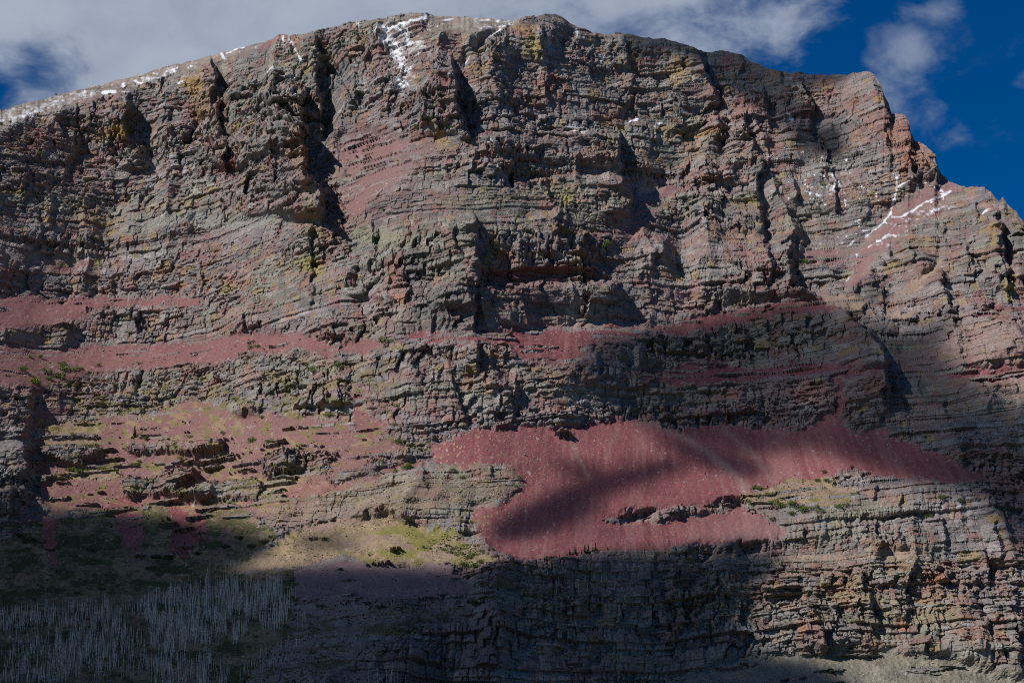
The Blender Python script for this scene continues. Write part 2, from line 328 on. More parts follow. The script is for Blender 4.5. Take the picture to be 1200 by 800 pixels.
# ------------------------------------------------------------------ march up the face, row by row
pxs = np.concatenate([np.linspace(-130, -10, 50, endpoint=False), np.arange(-10, 1210, 0.86), np.linspace(1210, 1330, 50)])
NU = len(pxs)
ROWS_IN = 850; ROWS_LOW = 36
SKY = np.interp(pxs, [p[0] for p in SKYLINE], [p[1] for p in SKYLINE])
SKY = SKY + vnoise(pxs/3.1, pxs*0+3.3, 5)*0.7 + vnoise(pxs/9.0, pxs*0+7.7, 6)*1.0
def a_t(px, py):
    xc = (px-600)*KPX; yc = (400-py)*KPX; dy = CP - yc*SP
    return xc/dy, (SP + yc*CP)/dy
vv = np.linspace(0, 1, ROWS_IN)
_g = np.arange(-300, 1500, 2.0); _k = np.interp(_g, [p[0] for p in SKYLINE], [p[1] for p in SKYLINE])
_w = np.exp(-0.5*(np.arange(-90, 91)/30.0)**2); _w /= _w.sum(); SKYS = np.interp(pxs, _g, np.convolve(np.pad(_k, 90, 'edge'), _w, 'valid'))
_v = vv[:, None]
PY = np.concatenate([np.repeat(np.linspace(885, 806, ROWS_LOW)[:, None], NU, 1), 804 + (SKYS[None, :]-804)*_v + (SKY-SKYS)[None, :]*_v**9], 0)
NR = PY.shape[0]
PX = np.repeat(pxs[None, :], NR, 0)
# ragged zone borders
WX = fbm(PX/26, PY/22, 2, 41)*7 + fbm(PX/9, PY/8, 3, 40)*4 + vnoise(PX/1.7, PY/1.7, 43)*4.0
WY = fbm(PX/26, PY/16, 2, 47)*5 + fbm(PX/9, PY/7, 3, 46)*4 + vnoise(PX/1.7, PY/1.5, 49)*3.0
WXs = fbm(PX/26, PY/22, 2, 41)*7; WYs = fbm(PX/26, PY/16, 2, 47)*5
calm = (nearest(ZID, PX, PY) == 1)
Yb = 1905 - 45*np.exp(-((pxs-450)/180)**2) + 35*np.exp(-((pxs-60)/150)**2) - 20*np.exp(-((pxs-1050)/170)**2)
L1B = np.cumsum(np.concatenate([[-300], rng.uniform(14, 42, 90)]))
Y = np.zeros((NR, NU)); Z = np.zeros((NR, NU))
A, T = a_t(PX, PY)
Y[0] = Yb; Z[0] = T[0]*Yb
def strat(X, Z, seedw=61):
    return Z - 0.045*X + fbm(X/260, Z/260, 2, seedw)*16 + fbm(X/90, Z/120, 2, seedw+3)*2.5
for r in range(1, NR):
    c = samp(CRUN, PX[r]+WXs[r], PY[r]+WYs[r]).astype(np.float64)
    X_ = A[r]*Y[r-1]
    s = strat(X_, Z[r-1])
    i = np.searchsorted(L1B, s)
    hard = hsh(i, 0, 3)
    f = (s - L1B[i-1])/(L1B[i]-L1B[i-1])
    ledge = sstep(0.62, 0.8, f)*np.clip(0.1+2.0*vnoise(X_/70, i*3.7, 71), 0, 1)*(0.4+hard)       # debris ledge on top of a bed
    wcl = 1 - samp(SOFT, PX[r]+WXs[r], PY[r]+WYs[r])
    c = c + wcl*(ledge*0.8 - 0.10)
    c = np.clip(c, 0.12, 1.65)
    c = np.minimum(c, 0.72/np.maximum(T[r], 0.05))
    dZ = (T[r]*Y[r-1]-Z[r-1])/(1-T[r]*c)
    Y[r] = Y[r-1] + c*dZ; Z[r] = T[r]*Y[r]
# level out column drift across the face so that neighbouring columns stay one surface
def smooth_cols(q, s):
    r_ = int(3*s); k = np.exp(-0.5*(np.arange(-r_, r_+1)/s)**2); k /= k.sum()
    p = np.pad(q, ((0, 0), (r_, r_)), 'edge'); return sum(k[i]*p[:, i:i+q.shape[1]] for i in range(2*r_+1))
def smooth_rows(q, s): return smooth_cols(q.T, s).T
Ylow = smooth_rows(smooth_cols(smooth_cols(Y, 70), 70), 12)
res = Y - Ylow
res = res - smooth_rows(res, 26)*0.93
sv_ = samp(SOFT, PX, PY); res = (1-sv_)*(0.5*res + 0.5*smooth_cols(res, 5)) + sv_*smooth_cols(res, 22)
Y = Ylow + res
rel = samp(RELIEF, PX, PY)
Y0 = Y.copy()
Y = Y - ((1-sv_)*rel + sv_*samp(blur(RELIEF, 16), PX, PY))
X = A*Y; Z = T*Y
S = strat(X, Z)

# ------------------------------------------------------------------ rock blocks: beds cut by upright joints, at three sizes
WXm = fbm(PX/26, PY/22, 2, 41)*7 + fbm(PX/9, PY/8, 3, 40)*4; WYm = fbm(PX/26, PY/16, 2, 47)*5 + fbm(PX/9, PY/7, 3, 46)*4
SOFTV = samp(SOFT, PX+WXm, PY+WYm)
ZIDV = nearest(ZID, PX+WX, PY+WY)
KV = ZK[ZIDV]
# rock that pokes through the loose ground, most of all on the small ledges high up
ISL = np.full(200, 0.30); ISL[[1]] = 1.2; ISL[[2, 3]] = 0.55; ISL[[4]] = 0.7; ISL[[10, 11, 13]] = 0.02; ISL[[12]] = 0.40; ISL[[5, 7]] = 0.26; ISL[[8, 9]] = 0.05; ISL[[6, 17, 18, 19, 20, 21]] = 0.5; ISL[[25]] = 1.2; ISL[[26]] = 1.2; ISL[[27]] = 0.12; ISL[[28]] = 0.1; ISL[[34, 35]] = 0.9; ISL[90] = 0.52
isl = (KV > 0) & (fbm(X/48, S/5, 4, 77)*1.5 > ISL[np.clip(ZIDV, 0, 199)] - 0.85*((ZIDV == 26) & (PY < 632))*sstep(632, 600, PY))
ZIDV = np.where(isl, 0, ZIDV); KV = ZK[ZIDV]
OUTV = samp(blur(OUTM, 1.0), PX+WX*0.6, PY+WY*0.6)
CL = np.clip(1-SOFTV*1.05, 0, 1); CL = np.maximum(CL, isl*0.5); CL = np.maximum(CL, OUTV)
CL = np.maximum(CL, (KV == 7)*0.45); CL = np.maximum(CL, (KV == 8)*0.3); CL = np.maximum(CL, (KV == 2)*0.25)
def blocks(s, x, bounds, aspect, seed):
    i = np.searchsorted(bounds, s)-1; i = np.clip(i, 0, len(bounds)-2)
    th = bounds[i+1]-bounds[i]; fs = (s-bounds[i])/th
    w = th*aspect*(0.55+1.3*hsh(i, 0, seed))
    p = (x + hsh(i, 1, seed)*3000 + 20000)/w
    j = np.floor(p).astype(np.int64)
    e = lambda q: q + 0.95*(hsh(i, q, seed+1)-0.5)
    j = np.where(p < e(j), j-1, np.where(p >= e(j+1), j+1, j))
    e0 = e(j); e1 = e(j+1); fx = (p-e0)/(e1-e0); cw = (e1-e0)*w
    return i, j, fx, fs, cw, th
wx1 = fbm(X/22, Z/22, 4, 81); wz1 = fbm(X/30, Z/14, 4, 83)
nbig = fbm(X/170, Z/130, 3, 91); nmid = fbm(X/55, S/45, 4, 93); flute = 1-np.abs(fbm(X/26+0.4*nmid, S/120, 4, 95))*2.2
D = np.zeros_like(X)
LEDGY = [([(400,150),(560,160),(540,215),(480,290),(410,290)], 1), ([(530,215),(780,215),(770,262),(640,262),(520,250)], .8), ([(700,290),(860,265),(880,330),(760,352),(690,345)], .8), ([(850,165),(1010,180),(1010,240),(860,245)], .8),
         ([(985,200),(1125,215),(1110,300),(1060,350),(960,370),(930,320)], .7), ([(-140,280),(60,285),(200,270),(340,300),(330,345),(0,352),(-140,350)], .6), ([(1030,385),(1340,385),(1340,432),(1040,432)], .8), ([(130,245),(350,238),(350,282),(120,285)], .9),
         ([(900,560),(1120,565),(1180,650),(900,650)], .7), ([(340,560),(440,520),(620,565),(600,605),(330,612)], .45), ([(600,650),(900,645),(900,700),(560,715)], .6)]
ldg = np.zeros((CH, CW), np.float32)
for _p, _s in LEDGY: ldg = np.maximum(ldg, raster(_p)*_s)
ldgv = samp(blur(ldg, 9), PX+WXm, PY+WYm)
STY = np.clip(sstep(-0.28, 0.30, fbm(X/190, S/34, 3, 98))*1.05 - 0.75*ldgv, 0.0, 1.05)
BLOCKY = [([(900,662),(1340,662),(1340,775),(870,772),(860,700)], 1), ([(-140,440),(130,432),(400,420),(600,405),(610,505),(420,480),(230,470),(40,480),(-140,600)], .85), ([(430,272),(720,272),(730,385),(430,397)], .8),
          ([(-140,170),(0,155),(300,85),(400,55),(350,235),(180,240),(-140,270)], .8), ([(560,30),(850,70),(850,205),(560,150)], .6), ([(620,440),(1060,445),(1060,508),(620,500)], .85), ([(560,695),(880,665),(880,800),(480,810)], .9), ([(930,90),(1020,90),(1100,200),(960,195)], .6)]
bky = np.zeros((CH, CW), np.float32)
for _p, _s in BLOCKY: bky = np.maximum(bky, raster(_p)*_s)
bkyv = samp(blur(bky, 8), PX+WXm, PY+WYm)
STY = np.maximum(STY, bkyv*(0.75+0.5*fbm(X/60, S/30, 2, 102)))
STY = np.clip(STY + samp(blur(np.clip(RELIEF, 0, 40)/30, 4), PX, PY)*0.5, 0, 1.1)
massv = samp(blur(raster([(450,335),(560,328),(728,335),(728,386),(450,394)]), 5), PX, PY)
left_damp = 0.45+0.55*sstep(40, 260, PX)
slab = samp(blur(raster([(330,560),(400,540),(440,520),(520,545),(615,560),(600,600),(480,612),(340,620)]) + 0.6*raster([(440,405),(560,400),(570,480),(430,490)]), 10), PX, PY)
CLB = CL*(1-0.3*np.clip(slab, 0, 1))*(1-0.35*sstep(0.1, 0.6, fbm(X/90, Z/60, 3, 97)))
flute2 = 1-np.abs(fbm(X/85+0.5*nbig, S/380, 3, 96))*2.4
D += CL*(12*nbig*left_damp + 2.5*nmid + (3.0*flute*(0.3+0.7*STY) + 19*flute2*left_damp)*np.clip(0.55+fbm(X/140, Z/110, 2, 99)*1.6, 0, 1.2))
tints = []
for (lo, hi, asp, amp, tilt, groove, hardamp, sd) in ((55, 120, 0.5, 5.0, 0.26, 2.2, 1.2, 105), (18, 42, 0.5, 4.0, 0.30, 2.0, 1.4, 111), (6, 13, 0.8, 2.1, 0.42, 1.3, 1.05, 131), (2.2, 4.6, 2.0, 0.9, 0.42, 0.5, 0.8, 151)):
    b = np.cumsum(np.concatenate([[-320], rng.uniform(lo, hi, int(2200/lo))]))
    i, j, fx, fs, cw, th = blocks(S + wz1*min(lo*0.35, 2.0), X + wx1*lo*0.55 + fbm(S/60, X/60, 2, sd)*lo*0.6, b, asp, sd)
    r1 = hsh(i, j, sd+2); r2 = hsh(i, j, sd+3); r3 = hsh(i, j, sd+4)
    act = np.clip(0.72+1.7*fbm(X/95, S/55, 2, sd+5), 0.12, 1.45)
    u_ = (r1-0.5)*2; d = amp*1.7*u_*np.abs(u_)*act; dh = hardamp*(hsh(i, 0, sd+6)-0.5)*2*(1.25-0.4*STY)
    d += tilt*(r2-0.5)*2*(fx-0.5)*np.minimum(cw, 26)*act*0.8 - tilt*0.55*(0.2+r3)*(fs-0.5)*np.minimum(th, 20)
    gm = np.minimum(fx, 1-fx)*cw
    d -= groove*np.exp(-(gm/(0.9+0.06*lo))**2)*np.clip(0.35+1.3*vnoise(X/33, S/33, sd+12), 0, 1)*1.4
    d -= 0.7*groove*np.clip(vnoise(X/38, i*5.3, sd+11)*2.2, 0, 1)*np.exp(-(np.minimum(fs, 1-fs)*th/(0.7+0.04*lo))**2)*(hsh(i, 2, sd+7) > 0.3)
    D += CLB*((0.20 if lo > 10 else 0.42)+0.9*STY)*d*(1-(0.0 if lo > 10 else 0.6)*massv) + CLB*dh*(1-0.7*massv)
    tints.append((r1, r2, hsh(i*131+5, j, sd+8), hsh(i*137+6, j, sd+9)))
D += CLB*(fbm(X/6, Z/3.2, 3, 171)*0.8)
D *= 0.35 + 0.65*sstep(0, 26, PY - SKY[None, :])
D += OUTV*3.0*(samp(blur(OUTM, 3), PX, PY))
# loose ground: low swells, rills and rubble
loose = 1-CL
D += loose*(fbm(X/120, Y/160, 3, 181)*5 + fbm(X/14, Y/20, 3, 183)*0.8 + fbm(X/4, Z/4, 2, 185)*0.28)
rough = np.isin(KV, (5, 6, 7)); D += rough*(fbm(X/9, Z/5, 3, 187)*1.3 + fbm(X/40, Z/22, 3, 188)*3.5 + 0.9*np.abs(fbm(X/16, Z/4.5, 3, 189)))
D += ((KV == 1) & (ZIDV > 1))*fbm(X/10, Z/4, 3, 190)*0.9
D += (KV == 4)*(vnoise(X/3, Z/2.5, 193)*0.7 + fbm(X/12, Z/12, 3, 194)*2.0)
D += (ZIDV == 1)*(fbm(X/11, Z/60, 3, 191)*0.8 + vnoise(X/2, Z/2, 192)*0.18)
# settle: no displacement right on the lowest margin
nd = np.array([0.0, -1.0, 0.25]); nd /= np.linalg.norm(nd)
side = np.clip((PX-1000)/200, 0, 1)*0.5
Xf = X + D*side*0.4; Yf = Y - D*0.97; Zf = Z + D*0.16
# ------------------------------------------------------------------ behind the skyline and down to the valley
back = [(8, .6), (22, 1.0), (50, -2.0), (110, -14), (240, -60), (520, -220), (900, -600), (1300, -1200)]
BX = []; BY = []; BZ = []
for dy, dz in back:
    k = (1+dy/2700.0)
    BX.append(Xf[-1]*k); BY.append(Yf[-1]+dy+vnoise(pxs/20, pxs*0, 9)*dy*0.1); BZ.append(Zf[-1]+dz+vnoise(pxs/6, pxs*0+dy, 8)*1.2)
front = [(60, -16), (200, -50), (500, -95), (1000, -120), (1900, -130), (2600, -132)]
FX = []; FY = []; FZ = []
for dy, dz in front[::-1]:
    yy = Yf[0]-dy; FX.append(Xf[0]*(1+0.25*dy/2600)*np.clip(1+dy/900.0, 1, 4)); FY.append(yy); FZ.append(Zf[0]*np.clip(1-dy/1500, 0, 1)+dz*np.clip(dy/1500, 0.12, 1)*0.9)
GX = np.vstack([Xf]+[np.array(BX)]); GY = np.vstack([Yf]+[np.array(BY)]); GZ = np.vstack([Zf]+[np.array(BZ)])
NB = len(back)
def ext(q, mode='edge'): return np.vstack([q, np.repeat(q[-1:], NB, 0)])

# ------------------------------------------------------------------ rock and ground colour (base colours only)
def col(*c): return np.array(c, np.float32)
def mixc(C, c, f):
    f = np.clip(f, 0, 1)[..., None].astype(np.float32); C *= (1-f); C += f*np.asarray(c, np.float32); return C
dYdZ = np.gradient(Yf, axis=0)/np.where(np.abs(np.gradient(Zf, axis=0)) < 0.05, 0.05, np.gradient(Zf, axis=0))
PAL = np.array([(.215,.200,.202), (.262,.245,.240), (.165,.155,.162), (.235,.178,.175), (.255,.172,.155), (.225,.215,.190), (.172,.160,.170), (.240,.190,.195), (.290,.272,.250)], np.float32)
fine = np.cumsum(np.concatenate([[-320], rng.uniform(1.8, 6.0, 700)]))
fi = np.searchsorted(fine, S + wz1*1.6)
med = np.cumsum(np.concatenate([[-320], rng.uniform(9, 30, 130)])); mi = np.searchsorted(med, S + wz1*4)
C = 0.55*PAL[(hsh(fi, 0, 201)*9).astype(int) % 9] + 0.45*PAL[(hsh(mi, 0, 203)*9).astype(int) % 9]
C = C.astype(np.float32)*0.94
_g = C.mean(-1, keepdims=True); C = _g*np.array([1.02, .995, .99], np.float32)*0.50 + C*0.50
C = C*np.array([.995, .972, .972], np.float32)
oliv = sstep(-0.05, 0.5, fbm(X/150, S/45, 3, 207) + 0.45*sstep(600, 680, PY) + 0.2*np.exp(-(((PX-620)/220)**2+((PY-210)/90)**2)))
C = mixc(C, C*np.array([1.0, 1.03, .82], np.float32)*1.03, oliv) if False else C*(1-oliv[..., None]*0.8) + oliv[..., None]*0.8*C*np.array([.99, 1.06, .86], np.float32)
C = C.astype(np.float32)
# each block weathers to a shade of its own
for (r1, r2, r3, r4), wgt in zip(tints, (0.05, 0.16, 0.24, 0.20)):
    C *= (1 + wgt*(hsh((r1*9999).astype(int), (r2*9999).astype(int), 5)-0.5)*2*CL)[..., None]
NA = fbm(X/75, S/42, 4, 211); NB_ = fbm(X/38, S/30, 4, 213); NC = fbm(X/16, S/70, 4, 215); ND = fbm(X/28, S/17, 4, 217); NE = fbm(X/6, Z/6, 3, 219)
rock = CL
C = mixc(C, (.235,.120,.108), sstep(0.12, 0.6, NA+0.25*NE)*0.42*(1-0.5*oliv)*rock)                       # red argillite
C = mixc(C, (.275,.160,.120), sstep(0.28, 0.65, NB_+0.2*NE)*0.55*rock)                        # rust
C = mixc(C, (.150,.150,.155), sstep(0.12, 0.55, NC)*0.55*rock)                              # dark water streaks
C = mixc(C, (.300,.290,.270), sstep(0.25, 0.6, ND+0.3*NE)*0.5*rock)                         # pale faces
blk = tints[2][2]; blk3 = tints[3][2]
C = mixc(C, (.30,.160,.100), (blk > 0.89)*0.5*rock)
blk1 = tints[1][2]; C = mixc(C, (.27,.205,.085), (tints[2][3] > 0.955)*0.65*rock); C = mixc(C, (.225,.120,.115), (blk1 > 0.88)*0.38*rock); C = mixc(C, (.15,.147,.155), (blk1 < 0.12)*0.5*rock)
C = mixc(C, (.240,.105,.100), (blk < 0.12)*0.5*rock)
C = mixc(C, (.30,.285,.265), ((blk3 > 0.90))*0.4*rock)
BLOBS = [  # px, py, rx, ry, colour, strength
 (225,97,14,10,'o',.8),(232,125,12,18,'o',.35),(143,155,14,9,'o',.9),(125,160,14,8,'o',.5),(50,140,10,8,'o',.5),(50,165,45,18,'r',.5),(330,45,25,9,'r',.55),
 (350,175,12,35,'o',.35),(365,260,8,22,'y',.5),(362,312,16,12,'y',.7),(373,318,6,12,'y',.7),(437,165,16,18,'r',.4),(516,165,10,12,'o',.7),(500,170,14,14,'r',.5),
 (612,38,18,6,'o',.7),(615,46,20,5,'r',.6),(625,60,16,12,'y',.6),(633,62,8,10,'o',.5),(560,85,14,8,'o',.5),(525,120,22,25,'r',.3),(640,100,16,10,'r',.7),(640,118,30,12,'r',.4),
 (695,110,8,14,'o',.5),(795,82,16,20,'o',.5),(740,68,14,6,'o',.4),(825,155,28,6,'o',.8),(870,130,14,13,'r',.75),(885,130,6,12,'r',.4),(708,142,10,7,'o',.6),(728,150,5,5,'y',.6),
 (664,230,9,10,'y',.85),(650,218,8,8,'o',.5),(680,255,40,8,'g',.6),(555,235,45,12,'g',.6),(630,225,40,8,'g',.5),(578,300,10,22,'o',.55),(566,312,6,18,'y',.5),(590,310,14,14,'r',.4),
 (465,315,10,28,'r',.7),(468,345,10,10,'R',.8),(620,322,60,9,'d',.95),(625,345,45,24,'m',.8),(560,360,45,25,'m',.6),(670,322,35,10,'r',.6),(575,330,20,20,'r',.4),(690,305,14,20,'r',.6),(680,310,8,14,'o',.4),(720,150,0.1,0.1,'o',0),
 (870,232,18,8,'g',.6),(882,237,8,6,'y',.7),(840,238,25,7,'g',.4),(930,265,18,14,'g',.5),(850,280,40,10,'o',.25),(865,290,25,14,'r',.25),(450,277,40,10,'g',.85),(420,270,14,14,'g',.4),
 (250,262,90,9,'G',.75),(330,255,20,10,'G',.5),(60,300,40,12,'g',.4),(105,255,28,14,'o',.35),(115,308,7,6,'y',.8),(200,315,20,6,'o',.3),(280,330,22,14,'R',.35),(265,340,10,8,'y',.5),
 (1035,125,8,10,'y',.5),(1055,165,22,35,'R',.45),(1075,185,26,20,'R',.45),(1030,150,30,20,'r',.35),(990,120,40,20,'r',.3),(900,160,18,12,'r',.3),(970,170,20,12,'r',.3),(965,165,20,14,'D',.8),
 (1160,275,6,14,'o',.7),(1183,335,7,16,'y',.7),(1145,350,10,8,'r',.6),(1195,270,6,10,'y',.5),(1180,250,6,6,'o',.5),(1080,290,16,8,'o',.3),
 (1092,682,14,10,'R',.75),(1090,700,16,10,'R',.4),(1058,735,6,8,'R',.8),(1107,664,12,5,'r',.7),(985,695,14,22,'r',.5),(975,660,30,12,'r',.35),(1000,700,25,25,'o',.3),(1100,720,40,20,'o',.3),
 (1030,730,30,25,'o',.15),(938,740,5,14,'R',.6),(1010,600,55,14,'g',.7),(980,625,50,10,'g',.4),(1050,640,60,12,'r',.12),(1150,740,40,16,'r',.25),(1165,665,14,14,'r',.3),
 (525,428,7,10,'R',.6),(480,445,20,6,'r',.4),(660,480,14,8,'R',.5),(640,478,20,10,'r',.5),(860,465,8,8,'R',.5),(945,465,20,14,'r',.5),(1028,462,20,10,'r',.5),(460,478,30,8,'r',.4),(440,500,20,14,'r',.6),
 (520,365,45,28,'D',.7),(480,300,22,22,'D',.45),(640,350,10,25,'D',.35),(675,350,14,25,'w',.3),(700,370,14,18,'w',.5),(210,425,40,0.1,'o',0),
 (40,560,60,60,'d0',.35),(480,585,90,25,'t',.3),(420,600,60,14,'t',.3),(350,590,40,20,'t',.3),(1140,400,70,35,'p',.5),(1170,455,50,20,'p',.4),(790,650,220,1,'o',0),
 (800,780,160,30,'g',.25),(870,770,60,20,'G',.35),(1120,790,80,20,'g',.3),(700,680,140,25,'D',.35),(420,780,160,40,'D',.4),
]
BC = {'o': (.31,.205,.070), 'y': (.29,.245,.075), 'r': (.27,.125,.105), 'R': (.34,.145,.090), 'm': (.20,.125,.120), 'd': (.17,.062,.065), 'g': (.235,.228,.165), 'G': (.245,.255,.235),
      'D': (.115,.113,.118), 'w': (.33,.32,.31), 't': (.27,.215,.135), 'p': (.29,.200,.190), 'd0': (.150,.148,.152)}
for bx, by, rx, ry, c, st in BLOBS:
    if st <= 0: continue
    j0 = np.searchsorted(pxs, bx-3.2*rx); j1 = np.searchsorted(pxs, bx+3.2*rx)
    if j1 <= j0: continue
    q = np.exp(-(((PX[:, j0:j1]-bx)/rx)**2+((PY[:, j0:j1]-by)/ry)**2)*0.8)
    f = sstep(0.25, 0.85, q*1.15 + 0.30*ND[:, j0:j1] + 0.35*NE[:, j0:j1] + 0.5*(hsh(fi[:, j0:j1], 3, 209)-0.55) + 0.3*NC[:, j0:j1])*st
    C[:, j0:j1] = mixc(C[:, j0:j1], BC[c], f*np.clip(CL[:, j0:j1]+0.05, 0, 1))
GNp = fbm(PX/9, PY/5, 3, 241)
# debris lying on ledges
debris = sstep(0.75, 1.6, dYdZ + 0.5*NE)*np.clip(0.55+NA*1.2, 0.1, 1)*rock
C = mixc(C, (.215,.148,.142), np.maximum(debris, rock*(1-np.clip(STY, 0, 1))*np.clip(0.3+0.9*NB_, 0, 1)*0.7)*0.5)
C *= (1 + 0.30*(hsh(np.arange(NR)[:, None], np.arange(NU)[None, :], 61)-0.5)*rock)[..., None].astype(np.float32)
SB = samp(blur((KM == 1).astype(np.float32), 8), PX, PY)
C = mixc(C, (.185,.085,.085), SB*1.5*sstep(-0.25, 0.4, GNp)*rock*0.75)
# loose ground
speck = (hsh(np.arange(NR)[:, None]//2*7919, np.arange(NU)[None, :]//2, 9))
GN = fbm(PX/22, PY/9, 4, 231); GN2 = fbm(PX/7, PY/4, 3, 233)
scree = np.array([.196,.063,.068], np.float32)
def setk(mask, c): C[mask] = np.asarray(c, np.float32)
lo = SOFTV > 0.5
m = (KV == 1); setk(m, scree)
C[m] *= (1 + 0.16*GN[m] + 0.14*NE[m] + 0.22*(hsh(np.arange(NR)[:, None], np.arange(NU)[None, :], 23)[m]-0.5))[:, None]
fall = fbm((PX-730)/7*(1-0.0014*(PY-500)), PY/70, 4, 237, 0.65) + 0.35*fbm(PX/70, PY/40, 2, 238)
h1_ = hsh(np.arange(NR)[:, None], np.arange(NU)[None, :], 53); h2_ = hsh(np.arange(NR)[:, None]//2, np.arange(NU)[None, :]//2, 57)
C = mixc(C, (.235,.165,.160), (h1_ > 0.80 - 0.25*np.clip(1.1-SB, 0, 1))*m*0.28); C = mixc(C, (.110,.055,.058), (h2_ > 0.86)*m*0.28)
C = mixc(C, (.245,.120,.115), sstep(0.02, 0.5, fall)*m*0.55); C = mixc(C, (.145,.052,.058), sstep(0.05, 0.5, -fall)*m*0.6)
mx_ = m & ((ZIDV == 90) | (ZIDV == 4)); C[mx_] = 0.66*C[mx_] + 0.34*col(.225,.155,.125)*(1+0.25*GN2[mx_][:, None])
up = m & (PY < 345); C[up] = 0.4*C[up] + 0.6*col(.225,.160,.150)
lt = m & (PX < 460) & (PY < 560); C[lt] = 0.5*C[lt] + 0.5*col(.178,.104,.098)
# pale flow lines and gravel tongues on the big fan
def line_mask(poly, w): return np.exp(-(seg_dist(PX+GN2*2, PY, poly)[0]/w)**2)
for poly, w, f in (([(745,490),(790,505),(830,530),(860,555),(878,580)], 5, .6), ([(840,495),(880,530),(905,565)], 4, .4), ([(668,512),(680,540),(690,560)], 2.5, .45), ([(725,500),(716,520),(712,535)], 3, .25), ([(945,520),(960,545)], 3, .25)):
    C = mixc(C, (.27,.185,.165), line_mask(poly, w)*f*m)
C = mixc(C, (.24,.15,.145), (sstep(760, 900, PX)*sstep(588, 622, PY)*0.55)*m)
rill = vnoise((PX-0.55*PY)/2.2, PY/40, 245)
C = mixc(C, (.250,.140,.130), sstep(0.35, 0.9, rill)*m*sstep(800, 900, PX)*0.35)
C = mixc(C, (.37,.27,.17), ((speck > 0.962) & m & (ZIDV == 1))*np.clip(sstep(640, 520, PX)*0.7+0.10, 0, 1))
C = mixc(C, (.40,.31,.29), ((hsh(np.arange(NR)[:, None], np.arange(NU)[None, :], 19) > 0.985) & m)*0.5)
m = (KV == 2); setk(m, (.275,.195,.150)); C[m] *= (1+0.2*GN[m]+0.12*NE[m])[:, None]
m = (KV == 3); setk(m, (.190,.128,.130)); C[m] *= (1+0.2*GN[m]+0.15*NE[m])[:, None]
m = (KV == 4); setk(m, (.215,.195,.155)); C[m] *= (1+0.3*GN[m]+0.25*NE[m]+0.2*(speck[m]-0.5))[:, None]
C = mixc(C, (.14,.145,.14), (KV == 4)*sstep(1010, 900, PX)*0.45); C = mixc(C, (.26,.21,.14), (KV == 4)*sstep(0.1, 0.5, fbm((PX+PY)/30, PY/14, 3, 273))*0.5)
m = (KV == 8); C[m] = 0.4*C[m] + 0.6*col(.235,.200,.165); C[m] *= (1+0.35*GN[m]+0.5*NE[m])[:, None]
m = (KV == 5); setk(m, (.240,.175,.115)); C[m] *= (1+0.25*GN[m]+0.25*NE[m]+0.4*(hsh(np.arange(NR)[:, None]//2, np.arange(NU)[None, :]//2, 31)[m]-0.5))[:, None]
C = mixc(C, (.170,.150,.050), (KV == 5)*sstep(0.05, 0.55, GN+0.25*GN2 + 0.5*np.exp(-(((PX-510)/70)**2+((PY-632)/16)**2)) - 0.25*(PX < 420)))
C = mixc(C, (.27,.18,.16), (KV == 5)*sstep(0.15, 0.5, -GN+0.3*GN2)*0.6)
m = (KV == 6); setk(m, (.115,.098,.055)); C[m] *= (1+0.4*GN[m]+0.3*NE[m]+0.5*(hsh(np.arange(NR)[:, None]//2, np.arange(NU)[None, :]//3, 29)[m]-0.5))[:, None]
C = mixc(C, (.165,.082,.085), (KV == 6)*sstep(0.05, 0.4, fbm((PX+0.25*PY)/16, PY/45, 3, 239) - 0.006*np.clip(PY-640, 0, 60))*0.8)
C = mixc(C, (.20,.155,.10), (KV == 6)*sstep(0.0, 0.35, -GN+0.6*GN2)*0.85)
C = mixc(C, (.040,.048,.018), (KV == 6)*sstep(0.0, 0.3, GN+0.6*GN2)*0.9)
m = (KV == 7); C[m] = 0.5*C[m] + 0.5*col(.150,.125,.090)
C = mixc(C, (.085,.078,.035), (KV == 7)*sstep(0.0, 0.4, GN+0.4*GN2)*0.7)
# dry grass caught on the ledges of the lower left
gmask = blur(raster([(30,430),(200,440),(420,430),(480,400),(470,520),(620,560),(600,610),(330,610),(60,600)]), 12)
gv = samp(gmask, PX, PY)*(1-0.65*np.clip(slab, 0, 1))
C = mixc(C, (.245,.190,.100), gv*sstep(0.20, 0.5, GN*0.8+GN2*0.6+0.12*np.clip(dYdZ-0.8, 0, 1))*0.7)
C = mixc(C, (.140,.132,.040), gv*sstep(0.18, 0.48, fbm(PX/12, PY/6, 3, 251)+0.2*GN2)*0.7)
gm2 = blur(raster([(600,655),(900,648),(1100,645),(1200,660),(1200,720),(600,740)]), 10)
C = mixc(C, (.27,.22,.14), samp(gm2, PX, PY)*sstep(0.2, 0.5, fbm(PX/60, PY/4, 3, 253))*0.6)
C = np.clip(C, 0.02, 0.6)

